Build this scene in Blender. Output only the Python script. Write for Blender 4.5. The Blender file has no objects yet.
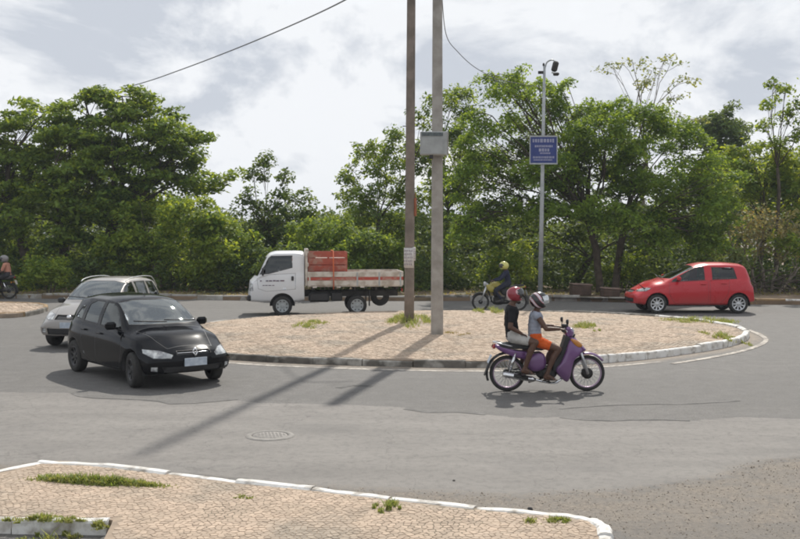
import bpy, bmesh, math, random
import numpy as np
from mathutils import Vector, Matrix, Euler
R = math.radians
SC = bpy.context.scene
COL = SC.collection
rng = np.random.default_rng(11)
rnd = random.Random(5)

# ------------------------------------------------------------------ camera, sky, sun, exposure
CAM_H, FPX, PITCH = 2.4, 1000.0, R(2.03)      # focal length in pixels of the 800 px wide photograph
cam_d = bpy.data.cameras.new('camera'); cam = bpy.data.objects.new('camera', cam_d); COL.objects.link(cam)
cam.location = (0, 0, CAM_H); cam.rotation_euler = (R(90) - PITCH, 0, 0)
cam_d.sensor_width = 36.0; cam_d.lens = 36.0 * FPX / 800.0
cam_d.clip_start = 0.1; cam_d.clip_end = 8000
SC.camera = cam
SUN_EL, SUN_AZ = R(47), math.atan2(0.222, 1.0)   # azimuth measured from +Y towards +X
w = bpy.data.worlds.new('World'); SC.world = w; w.use_nodes = True
wn, wl = w.node_tree.nodes, w.node_tree.links
wn.clear()
def N(nodes, t, **k):
    n = nodes.new(t)
    for a, v in k.items():
        if a.startswith('i_'): n.inputs[a[2:].replace('_', ' ')].default_value = v
        else: setattr(n, a, v)
    return n
sky = N(wn, 'ShaderNodeTexSky', sky_type='NISHITA', sun_disc=False, sun_elevation=SUN_EL, sun_rotation=SUN_AZ)
sky.air_density = 1.3; sky.dust_density = 2.0; sky.ozone_density = 1.0
bg1 = N(wn, 'ShaderNodeBackground'); bg1.inputs[1].default_value = 0.10
wl.new(sky.outputs[0], bg1.inputs[0])
tc = N(wn, 'ShaderNodeTexCoord'); sep = N(wn, 'ShaderNodeSeparateXYZ'); wl.new(tc.outputs['Generated'], sep.inputs[0])
zz = N(wn, 'ShaderNodeMath', operation='MULTIPLY'); wl.new(sep.outputs[2], zz.inputs[0]); zz.inputs[1].default_value = 1.9
cmb = N(wn, 'ShaderNodeCombineXYZ'); wl.new(sep.outputs[0], cmb.inputs[0]); wl.new(sep.outputs[1], cmb.inputs[1]); wl.new(zz.outputs[0], cmb.inputs[2])
nz = N(wn, 'ShaderNodeTexNoise'); nz.inputs['Scale'].default_value = 4.0; nz.inputs['Detail'].default_value = 9; nz.inputs['Roughness'].default_value = 0.55
wl.new(cmb.outputs[0], nz.inputs['Vector'])
cov = N(wn, 'ShaderNodeValToRGB'); cov.color_ramp.elements[0].position = 0.33; cov.color_ramp.elements[1].position = 0.46
cov.color_ramp.elements[0].color = (0.82, 0.82, 0.82, 1); cov.color_ramp.elements[1].color = (1, 1, 1, 1)
wl.new(nz.outputs[0], cov.inputs[0])
mp = N(wn, 'ShaderNodeVectorMath', operation='ADD'); mp.inputs[1].default_value = (5.1, 3.3, 0.7); wl.new(cmb.outputs[0], mp.inputs[0])
nz2 = N(wn, 'ShaderNodeTexNoise'); nz2.inputs['Scale'].default_value = 5.0; nz2.inputs['Detail'].default_value = 9; nz2.inputs['Roughness'].default_value = 0.6
nz2.inputs['Distortion'].default_value = 0.35
wl.new(mp.outputs[0], nz2.inputs['Vector'])
shd = N(wn, 'ShaderNodeValToRGB')
shd.color_ramp.elements[0].position = 0.435; shd.color_ramp.elements[0].color = (0.58, 0.62, 0.69, 1)
shd.color_ramp.elements[1].position = 0.555; shd.color_ramp.elements[1].color = (0.89, 0.91, 0.94, 1)
wl.new(nz2.outputs[0], shd.inputs[0])
bg2 = N(wn, 'ShaderNodeBackground'); bg2.inputs[1].default_value = 0.60
wl.new(shd.outputs[0], bg2.inputs[0])
mixw = N(wn, 'ShaderNodeMixShader'); wl.new(cov.outputs[0], mixw.inputs[0]); wl.new(bg1.outputs[0], mixw.inputs[1]); wl.new(bg2.outputs[0], mixw.inputs[2])
wo = N(wn, 'ShaderNodeOutputWorld'); wl.new(mixw.outputs[0], wo.inputs[0])
sun_d = bpy.data.lights.new('sun', 'SUN'); sun_d.energy = 2.5; sun_d.angle = R(0.9); sun_d.color = (1, 0.95, 0.87)
sun = bpy.data.objects.new('sun', sun_d); COL.objects.link(sun)
sdir = Vector((math.sin(SUN_AZ) * math.cos(SUN_EL), math.cos(SUN_AZ) * math.cos(SUN_EL), math.sin(SUN_EL)))
sun.rotation_euler = sdir.to_track_quat('Z', 'Y').to_euler(); sun.location = (0, 0, 30)
SC.view_settings.view_transform = 'Standard'; SC.view_settings.look = 'None'
SC.view_settings.exposure = 0.80; SC.view_settings.gamma = 1.0; SC.view_settings.use_curve_mapping = False
SC.cycles.filter_width = 1.9; SC.cycles.max_bounces = 8; SC.cycles.transparent_max_bounces = 16; SC.cycles.transmission_bounces = 4

# ------------------------------------------------------------------ pixel <-> place
CF = Vector((0, math.cos(PITCH), -math.sin(PITCH))); CU = Vector((0, math.sin(PITCH), math.cos(PITCH)))
def ray(px, py): return CF * FPX + Vector((1, 0, 0)) * (px - 400) + CU * (269.5 - py)
def gp(px, py, z=0.0):
    d = ray(px, py); t = (z - CAM_H) / d.z
    return Vector((d.x * t, d.y * t, z))
def pt(px, py, D):
    d = ray(px, py); t = D / d.y
    return Vector((d.x * t, D, CAM_H + d.z * t))
def proj(x, y, z):
    v = Vector((x, y, z - CAM_H)); f = v.dot(CF)
    return 400 + FPX * v.x / f, 269.5 - FPX * v.dot(CU) / f

# ------------------------------------------------------------------ object helpers
def tag(o, label=None, cat=None, group=None, kind=None):
    if label: o['label'] = label
    if cat: o['category'] = cat
    if group: o['group'] = group
    if kind: o['kind'] = kind
    return o
def empty(name, loc=(0, 0, 0), rz=0.0, label=None, cat=None, group=None, kind=None):
    o = bpy.data.objects.new(name, None); o.empty_display_size = 0.2
    o.location = loc; o.rotation_euler = (0, 0, rz); COL.objects.link(o)
    return tag(o, label, cat, group, kind)
def add(name, me, mat=None, parent=None, smooth=None):
    mats = mat if isinstance(mat, (list, tuple)) else ([mat] if mat else [])
    if mats and not len(me.materials):
        for m in mats: me.materials.append(m)
    if smooth is not None and len(me.polygons):
        me.polygons.foreach_set('use_smooth', [smooth] * len(me.polygons))
    o = bpy.data.objects.new(name, me); COL.objects.link(o)
    if parent is not None: o.parent = parent
    return o
def np_mesh(name, verts, faces):
    """verts (N,3), faces (M,k) all the same size"""
    me = bpy.data.meshes.new(name)
    v = np.asarray(verts, dtype=np.float32); f = np.asarray(faces, dtype=np.int32)
    k = f.shape[1]
    me.vertices.add(len(v)); me.vertices.foreach_set('co', v.ravel())
    me.loops.add(f.size); me.loops.foreach_set('vertex_index', f.ravel())
    me.polygons.add(len(f)); me.polygons.foreach_set('loop_start', np.arange(0, f.size, k, dtype=np.int32))
    me.polygons.foreach_set('loop_total', np.full(len(f), k, dtype=np.int32))
    me.update(calc_edges=True)
    return me
def py_mesh(name, verts, faces):
    me = bpy.data.meshes.new(name); me.from_pydata([tuple(v) for v in verts], [], faces); me.update(); return me

class MB:
    """collects shapes; build() links them as one mesh object"""
    def __init__(s): s.v = []; s.f = []; s.m = []; s.cur = 0; s.sm = []; s.smooth = False
    def _add(s, vs, fs, sm=None):
        b = len(s.v); s.v += [tuple(v) for v in vs]
        for f in fs: s.f.append([i + b for i in f]); s.m.append(s.cur); s.sm.append(s.smooth if sm is None else sm)
        return s
    def box(s, c, d, rot=None, bev=0.0):
        hx, hy, hz = d[0] / 2, d[1] / 2, d[2] / 2
        M_ = rot if rot is not None else Matrix.Identity(3)
        c = Vector(c)
        if bev <= 0:
            vs = [Vector((x, y, z)) for z in (-hz, hz) for y in (-hy, hy) for x in (-hx, hx)]
            fs = [(0, 2, 3, 1), (4, 5, 7, 6), (0, 1, 5, 4), (2, 6, 7, 3), (0, 4, 6, 2), (1, 3, 7, 5)]
        else:
            b = min(bev, hx * .9, hy * .9, hz * .9); vs = []; idx = {}
            for sx in (-1, 1):
                for sy in (-1, 1):
                    for sz in (-1, 1):
                        for a in range(3):
                            p = [sx * (hx - b), sy * (hy - b), sz * (hz - b)]
                            p[a] += (sx, sy, sz)[a] * b
                            idx[(sx, sy, sz, a)] = len(vs); vs.append(Vector(p))
            fs = []
            S = (-1, 1)
            for a in range(3):
                u, v_ = (a + 1) % 3, (a + 2) % 3
                for sg in S:
                    q = []
                    for (su, sv) in ((-1, -1), (1, -1), (1, 1), (-1, 1)):
                        k = [0, 0, 0]; k[a] = sg; k[u] = su; k[v_] = sv
                        q.append(idx[(k[0], k[1], k[2], a)])
                    fs.append(q if sg > 0 else q[::-1])
                for su in S:
                    for sv in S:
                        q = []
                        for (t, ax) in ((-1, u), (1, u), (1, v_), (-1, v_)):
                            k = [0, 0, 0]; k[a] = t; k[u] = su; k[v_] = sv
                            q.append(idx[(k[0], k[1], k[2], ax)])
                        fs.append(q if su * sv < 0 else q[::-1])
            for sx in S:
                for sy in S:
                    for sz in S:
                        q = [idx[(sx, sy, sz, a)] for a in range(3)]
                        fs.append(q if sx * sy * sz > 0 else q[::-1])
        return s._add([c + M_ @ v for v in vs], fs, False)
    def tube(s, pts, rad, n=8, cap=True, flat=None):
        pts = [Vector(p) for p in pts]
        rs = rad if isinstance(rad, (list, tuple)) else [rad] * len(pts)
        vs = []; up = None
        for i, p in enumerate(pts):
            t = (pts[min(i + 1, len(pts) - 1)] - pts[max(i - 1, 0)])
            t = t.normalized() if t.length > 1e-9 else Vector((0, 0, 1))
            if up is None:
                up = Vector((0, 0, 1)) if abs(t.z) < 0.9 else Vector((1, 0, 0))
            a = t.cross(up); a = a.normalized() if a.length > 1e-6 else t.orthogonal().normalized()
            b = a.cross(t); up = b
            for k in range(n):
                th = 2 * math.pi * k / n
                fa = flat if flat else 1.0
                vs.append(p + (a * math.cos(th) + b * math.sin(th) * fa) * rs[i])
        fs = []
        for i in range(len(pts) - 1):
            for k in range(n):
                k2 = (k + 1) % n
                fs.append((i * n + k, i * n + k2, (i + 1) * n + k2, (i + 1) * n + k))
        s._add(vs, fs, True)
        if cap:
            b = len(s.v) - len(vs)
            s.f.append([b + k for k in range(n)][::-1]); s.m.append(s.cur); s.sm.append(False)
            s.f.append([b + (len(pts) - 1) * n + k for k in range(n)]); s.m.append(s.cur); s.sm.append(False)
        return s
    def lathe(s, prof, n=24, c=(0, 0, 0), axis='Z', sm=True, closed=False):
        """prof: (r, h) along axis"""
        c = Vector(c); vs = []
        for r, h in prof:
            for k in range(n):
                th = 2 * math.pi * k / n; u, v = r * math.cos(th), r * math.sin(th)
                if axis == 'Z': vs.append(c + Vector((u, v, h)))
                elif axis == 'Y': vs.append(c + Vector((v, h, u)))
                else: vs.append(c + Vector((h, u, v)))
        fs = []
        m = len(prof)
        for i in range(m if closed else m - 1):
            j = (i + 1) % m
            for k in range(n):
                k2 = (k + 1) % n
                fs.append((i * n + k, i * n + k2, j * n + k2, j * n + k))
        return s._add(vs, fs, sm)
    def prism(s, poly, y0, y1, axis='Y', bev=0.0):
        """poly in (x,z) extruded along y (axis Y), or (x,y) along z (axis Z), or (y,z) along x (axis X)"""
        def P(p, h):
            return (p[0], h, p[1]) if axis == 'Y' else ((p[0], p[1], h) if axis == 'Z' else (h, p[0], p[1]))
        n = len(poly)
        if bev > 0:
            cx = sum(p[0] for p in poly) / n; cy = sum(p[1] for p in poly) / n
            sg = 1 if y1 > y0 else -1
            def shr(p):
                d = math.hypot(p[0] - cx, p[1] - cy) or 1
                k = max(0.0, 1 - bev / d); return (cx + (p[0] - cx) * k, cy + (p[1] - cy) * k)
            ins = [shr(p) for p in poly]
            rings = [(ins, y0), (poly, y0 + sg * bev), (poly, y1 - sg * bev), (ins, y1)]
        else: rings = [(poly, y0), (poly, y1)]
        vs = [P(p, h) for pl, h in rings for p in pl]; fs = []
        for i in range(len(rings) - 1):
            for k in range(n):
                k2 = (k + 1) % n
                fs.append((i * n + k, i * n + k2, (i + 1) * n + k2, (i + 1) * n + k))
        fs.append(tuple(range(n))[::-1]); fs.append(tuple((len(rings) - 1) * n + k for k in range(n)))
        return s._add(vs, fs, False)
    def build(s, name, mat, parent=None, smooth=None, fix=True):
        me = bpy.data.meshes.new(name); me.from_pydata(s.v, [], s.f); me.update()
        me.polygons.foreach_set('material_index', s.m)
        me.polygons.foreach_set('use_smooth', s.sm if smooth is None else [smooth] * len(s.f))
        if fix:
            bm = bmesh.new(); bm.from_mesh(me); bmesh.ops.recalc_face_normals(bm, faces=bm.faces); bm.to_mesh(me); bm.free()
        return add(name, me, mat, parent)

def part(name, mat, parent, fn, label=None):
    m = MB(); fn(m); o = m.build(name, mat, parent)
    if label: o['label'] = label
    return o
def copy_tree(o, parent=None):
    c = o.copy(); COL.objects.link(c)
    if parent is not None: c.parent = parent
    for ch in list(o.children): copy_tree(ch, c)
    return c

def catmull(pts, n=8, closed=False):
    pts = [Vector(p) for p in pts]; out = []
    m = len(pts); rg = range(m if closed else m - 1)
    for i in rg:
        if closed: p0, p1, p2, p3 = pts[(i - 1) % m], pts[i], pts[(i + 1) % m], pts[(i + 2) % m]
        else: p0, p1, p2, p3 = pts[max(i - 1, 0)], pts[i], pts[i + 1], pts[min(i + 2, m - 1)]
        for k in range(n):
            t = k / n
            out.append(0.5 * ((2 * p1) + (p2 - p0) * t + (2 * p0 - 5 * p1 + 4 * p2 - p3) * t * t + (3 * p1 - p0 - 3 * p2 + p3) * t ** 3))
    if not closed: out.append(pts[-1].copy())
    return out
def resample(pts, step, closed=False):
    P = [Vector(p) for p in pts]
    if closed: P = P + [P[0]]
    L = [0.0]
    for a, b in zip(P, P[1:]): L.append(L[-1] + (b - a).length)
    n = max(2, int(round(L[-1] / step))); out = []; j = 0
    for i in range(n + (0 if closed else 1)):
        d = L[-1] * i / n
        while j < len(P) - 2 and L[j + 1] < d: j += 1
        t = (d - L[j]) / max(1e-9, L[j + 1] - L[j]); out.append(P[j].lerp(P[j + 1], t))
    return out
def inside(poly, x, y):
    c = False; n = len(poly); j = n - 1
    for i in range(n):
        xi, yi = poly[i][0], poly[i][1]; xj, yj = poly[j][0], poly[j][1]
        if (yi > y) != (yj > y) and x < (xj - xi) * (y - yi) / (yj - yi) + xi: c = not c
        j = i
    return c
def inside_np(poly, X, Y):
    c = np.zeros(X.shape, bool); n = len(poly); j = n - 1
    for i in range(n):
        xi, yi = poly[i][0], poly[i][1]; xj, yj = poly[j][0], poly[j][1]
        if yi != yj:
            m = ((yi > Y) != (yj > Y)) & (X < (xj - xi) * (Y - yi) / (yj - yi) + xi); c ^= m
        j = i
    return c
def dist_np(poly, X, Y, closed=True):
    d = np.full(X.shape, 1e9); n = len(poly)
    for i in range(n if closed else n - 1):
        ax, ay = poly[i][0], poly[i][1]; bx, by = poly[(i + 1) % n][0], poly[(i + 1) % n][1]
        L2 = (bx - ax) ** 2 + (by - ay) ** 2 + 1e-12
        t = np.clip(((X - ax) * (bx - ax) + (Y - ay) * (by - ay)) / L2, 0, 1)
        d = np.minimum(d, np.hypot(X - ax - t * (bx - ax), Y - ay - t * (by - ay)))
    return d
def offset_poly(poly, d):
    """shrink (d>0) a CCW closed polygon"""
    n = len(poly); out = []
    for i in range(n):
        a, b, c = Vector(poly[i - 1][:2]), Vector(poly[i][:2]), Vector(poly[(i + 1) % n][:2])
        t = (c - a); t = t.normalized() if t.length > 1e-9 else Vector((1, 0))
        out.append(Vector((b.x - t.y * d, b.y + t.x * d, 0)))
    return out

# ------------------------------------------------------------------ materials
def srgb(r, g, b):
    f = lambda c: (c / 255 / 12.92) if c / 255 <= 0.04045 else ((c / 255 + 0.055) / 1.055) ** 2.4
    return (f(r), f(g), f(b), 1)
def c4(c): return tuple(c) if len(c) == 4 else (c[0], c[1], c[2], 1)
def base_mat(name):
    m = bpy.data.materials.new(name); m.use_nodes = True
    nt = m.node_tree; b = nt.nodes['Principled BSDF']
    return m, nt.nodes, nt.links, b
def pmat(name, c1, c2=None, scale=8.0, rough=0.6, metal=0.0, bump=0.0, bscale=None, coat=0.0, lo=0.35, hi=0.65, detail=6, rvar=0.0, spec=0.5, c3=None, s3=2.0, island=0.0):
    m, n, l, b = base_mat(name)
    c1 = c4(c1); c2 = c4(c2) if c2 else tuple(x * 0.8 for x in c1[:3]) + (1,)
    t = N(n, 'ShaderNodeTexCoord'); nt = N(n, 'ShaderNodeTexNoise'); nt.inputs['Scale'].default_value = scale; nt.inputs['Detail'].default_value = detail
    l.new(t.outputs['Object'], nt.inputs['Vector'])
    r = N(n, 'ShaderNodeValToRGB'); r.color_ramp.elements[0].position = lo; r.color_ramp.elements[1].position = hi
    r.color_ramp.elements[0].color = c1; r.color_ramp.elements[1].color = c2
    l.new(nt.outputs[0], r.inputs[0]); out = r.outputs[0]
    if c3:
        n3 = N(n, 'ShaderNodeTexNoise'); n3.inputs['Scale'].default_value = s3; n3.inputs['Detail'].default_value = 5; l.new(t.outputs['Object'], n3.inputs['Vector'])
        r3 = N(n, 'ShaderNodeValToRGB'); r3.color_ramp.elements[0].position = 0.5; r3.color_ramp.elements[1].position = 0.66; l.new(n3.outputs[0], r3.inputs[0])
        mx = N(n, 'ShaderNodeMix', data_type='RGBA'); l.new(r3.outputs[0], mx.inputs[0]); l.new(out, mx.inputs[6]); mx.inputs[7].default_value = c4(c3); out = mx.outputs[2]
    if island:
        g = N(n, 'ShaderNodeNewGeometry'); oi = N(n, 'ShaderNodeObjectInfo')
        a = N(n, 'ShaderNodeMath', operation='ADD'); l.new(g.outputs['Random Per Island'], a.inputs[0]); l.new(oi.outputs['Random'], a.inputs[1])
        fr = N(n, 'ShaderNodeMath', operation='FRACT'); l.new(a.outputs[0], fr.inputs[0])
        mr = N(n, 'ShaderNodeMapRange'); l.new(fr.outputs[0], mr.inputs[0]); mr.inputs[3].default_value = 1 - island; mr.inputs[4].default_value = 1 + island
        hs = N(n, 'ShaderNodeHueSaturation'); l.new(mr.outputs[0], hs.inputs['Value']); l.new(out, hs.inputs['Color']); out = hs.outputs[0]
    l.new(out, b.inputs['Base Color'])
    b.inputs['Roughness'].default_value = rough; b.inputs['Metallic'].default_value = metal
    b.inputs['Coat Weight'].default_value = coat; b.inputs['Specular IOR Level'].default_value = spec
    b.inputs['Coat Roughness'].default_value = 0.06
    if rvar:
        mr = N(n, 'ShaderNodeMapRange'); l.new(nt.outputs[0], mr.inputs[0]); mr.inputs[3].default_value = rough - rvar; mr.inputs[4].default_value = rough + rvar
        l.new(mr.outputs[0], b.inputs['Roughness'])
    if bump:
        nb = N(n, 'ShaderNodeTexNoise'); nb.inputs['Scale'].default_value = bscale or scale * 4; nb.inputs['Detail'].default_value = 5; l.new(t.outputs['Object'], nb.inputs['Vector'])
        bp = N(n, 'ShaderNodeBump'); bp.inputs['Strength'].default_value = 0.6; bp.inputs['Distance'].default_value = bump
        l.new(nb.outputs[0], bp.inputs['Height']); l.new(bp.outputs[0], b.inputs['Normal'])
    return m
LEAF_GAIN = 2.55
def leaf_mat(name, c_dark, c_light, trans=0.45, scale=0.5, tc_=None):
    m, n, l, b = base_mat(name)
    n.remove(b); o = n['Material Output']
    g = N(n, 'ShaderNodeNewGeometry'); t = N(n, 'ShaderNodeTexCoord')
    nt = N(n, 'ShaderNodeTexNoise'); nt.inputs['Scale'].default_value = scale; nt.inputs['Detail'].default_value = 4; l.new(t.outputs['Object'], nt.inputs['Vector'])
    a = N(n, 'ShaderNodeMath', operation='MULTIPLY_ADD'); l.new(g.outputs['Random Per Island'], a.inputs[0]); a.inputs[1].default_value = 0.6; l.new(nt.outputs[0], a.inputs[2])
    r = N(n, 'ShaderNodeValToRGB'); r.color_ramp.elements[0].position = 0.45; r.color_ramp.elements[1].position = 1.1
    r.color_ramp.elements[0].color = c4([min(.3, x * LEAF_GAIN * k) for x, k in zip(c_dark, (1.06, .93, 1.1))]); r.color_ramp.elements[1].color = c4([min(.3, x * LEAF_GAIN * k) for x, k in zip(c_light, (1.16, .95, 1.1))]); r.color_ramp.elements[1].position = 1.0
    l.new(a.outputs[0], r.inputs[0])
    d = N(n, 'ShaderNodeBsdfPrincipled'); d.inputs['Roughness'].default_value = 0.6; d.inputs['Specular IOR Level'].default_value = 0.22; l.new(r.outputs[0], d.inputs['Base Color'])
    tr = N(n, 'ShaderNodeBsdfTranslucent')
    hs = N(n, 'ShaderNodeMix', data_type='RGBA', blend_type='MULTIPLY'); hs.inputs[0].default_value = 1.0; l.new(r.outputs[0], hs.inputs[6]); hs.inputs[7].default_value = c4(tc_ or (2.6, 2.05, 0.95)); hs.clamp_result = False
    l.new(hs.outputs[2], tr.inputs[0])
    mx = N(n, 'ShaderNodeMixShader'); mx.inputs[0].default_value = trans; l.new(d.outputs[0], mx.inputs[1]); l.new(tr.outputs[0], mx.inputs[2]); l.new(mx.outputs[0], o.inputs[0])
    return m
M = {}
M['kerb_white'] = pmat('kerb_white', (0.74, 0.735, 0.71), (0.60, 0.575, 0.53), 5, 0.8, bump=0.006, bscale=40, c3=(0.30, 0.27, 0.23), s3=6)
M['kerb_grey'] = pmat('kerb_grey', (0.16, 0.145, 0.125), (0.09, 0.083, 0.07), 4, 0.9, bump=0.01, bscale=30, c3=(0.4, 0.38, 0.34), s3=3)
M['kerb_far'] = pmat('kerb_far', (0.42, 0.41, 0.38), (0.26, 0.24, 0.21), 2.5, 0.9, bump=0.01, bscale=20, c3=(0.17, 0.14, 0.10), s3=1.2)
M['kerb_ochre'] = pmat('kerb_ochre', (0.30, 0.20, 0.10), (0.22, 0.15, 0.08), 3, 0.9, bump=0.01, bscale=20)
M['stone'] = pmat('paving_stone', (0.44, 0.34, 0.255), (0.365, 0.285, 0.212), 3, 0.9, bump=0.003, bscale=60, c3=(0.30, 0.25, 0.195), s3=0.9, island=0.16)
M['mortar'] = pmat('mortar_bed', (0.34, 0.265, 0.195), (0.27, 0.21, 0.158), 10, 0.95, bump=0.004, bscale=90, c3=(0.12, 0.11, 0.08), s3=1.0)
M['dirt'] = pmat('dirt', (0.24, 0.17, 0.11), (0.16, 0.115, 0.075), 1.5, 0.95, bump=0.03, bscale=8, c3=(0.10, 0.10, 0.05), s3=0.5)
M['concrete'] = pmat('pole_concrete', (0.37, 0.345, 0.31), (0.29, 0.265, 0.235), 6, 0.85, bump=0.004, bscale=50, c3=(0.24, 0.22, 0.19), s3=2.2)
M['old_wood'] = pmat('dark_weathered_concrete', (0.23, 0.19, 0.16), (0.165, 0.135, 0.11), 5, 0.85, bump=0.006, bscale=35, c3=(0.13, 0.11, 0.09), s3=1.5)
M['bark'] = pmat('bark', (0.10, 0.08, 0.06), (0.055, 0.043, 0.032), 6, 0.95, bump=0.02, bscale=20)
M['bark_pale'] = pmat('pale_bark', (0.27, 0.23, 0.18), (0.17, 0.14, 0.11), 5, 0.9, bump=0.01, bscale=20)
M['metal_grey'] = pmat('galvanised_metal', (0.42, 0.44, 0.44), (0.33, 0.35, 0.35), 8, 0.45, metal=0.3)
M['black_plastic'] = pmat('black_plastic', (0.018, 0.018, 0.019), (0.026, 0.026, 0.027), 12, 0.55)
M['rubber'] = pmat('rubber', (0.022, 0.021, 0.020), (0.035, 0.033, 0.030), 15, 0.85, bump=0.002, bscale=80)
M['chrome'] = pmat('chrome', (0.75, 0.75, 0.76), (0.65, 0.65, 0.66), 6, 0.18, metal=1.0)
M['alloy'] = pmat('alloy', (0.62, 0.63, 0.64), (0.52, 0.53, 0.54), 8, 0.32, metal=0.8)
M['dark_alloy'] = pmat('dark_alloy', (0.05, 0.05, 0.052), (0.035, 0.035, 0.037), 8, 0.4, metal=0.5)
M['steel_dark'] = pmat('dark_steel', (0.05, 0.048, 0.045), (0.03, 0.028, 0.026), 8, 0.6, metal=0.5)
M['cable'] = pmat('cable_sheath', (0.11, 0.11, 0.115), (0.15, 0.15, 0.15), 8, 0.6)
M['grass'] = leaf_mat('grass_blades', (0.07, 0.11, 0.02), (0.16, 0.20, 0.045), 0.35, 2.0, (1.6, 1.5, 0.8))
# ------------------------------------------------------------------ ground and road
def sheet(name, xs, ys, z, mat, zf=None):
    X, Y = np.meshgrid(xs, ys); Z = np.full(X.shape, z) if zf is None else zf(X, Y)
    v = np.stack([X.ravel(), Y.ravel(), Z.ravel()], 1)
    nx, ny = len(xs), len(ys); i, j = np.meshgrid(np.arange(nx - 1), np.arange(ny - 1)); a = (j * nx + i).ravel()
    f = np.stack([a, a + 1, a + nx + 1, a + nx], 1)
    return add(name, np_mesh(name, v, f), mat, None, False), X, Y
def zground(X, Y):
    # level round the junction, sinking behind the trees like the river bank it is
    return -0.02 - 3.0 * np.clip((Y - 46) / 60, 0, 1) ** 1.3
gy = np.concatenate([np.linspace(-60, 30, 10), np.linspace(34, 110, 40), np.array([150, 300, 900, 2500.])])
gx = np.concatenate([np.array([-2500, -900, -300.]), np.linspace(-120, 120, 49), np.array([300, 900, 2500.])])
ground, _, _ = sheet('ground', gx, gy, 0, M['dirt'], zground); tag(ground, 'bare brown earth under the trees beyond the road', kind='structure')

PX = lambda L, z=0.0: [gp(x, y, z) for x, y in L]
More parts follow.
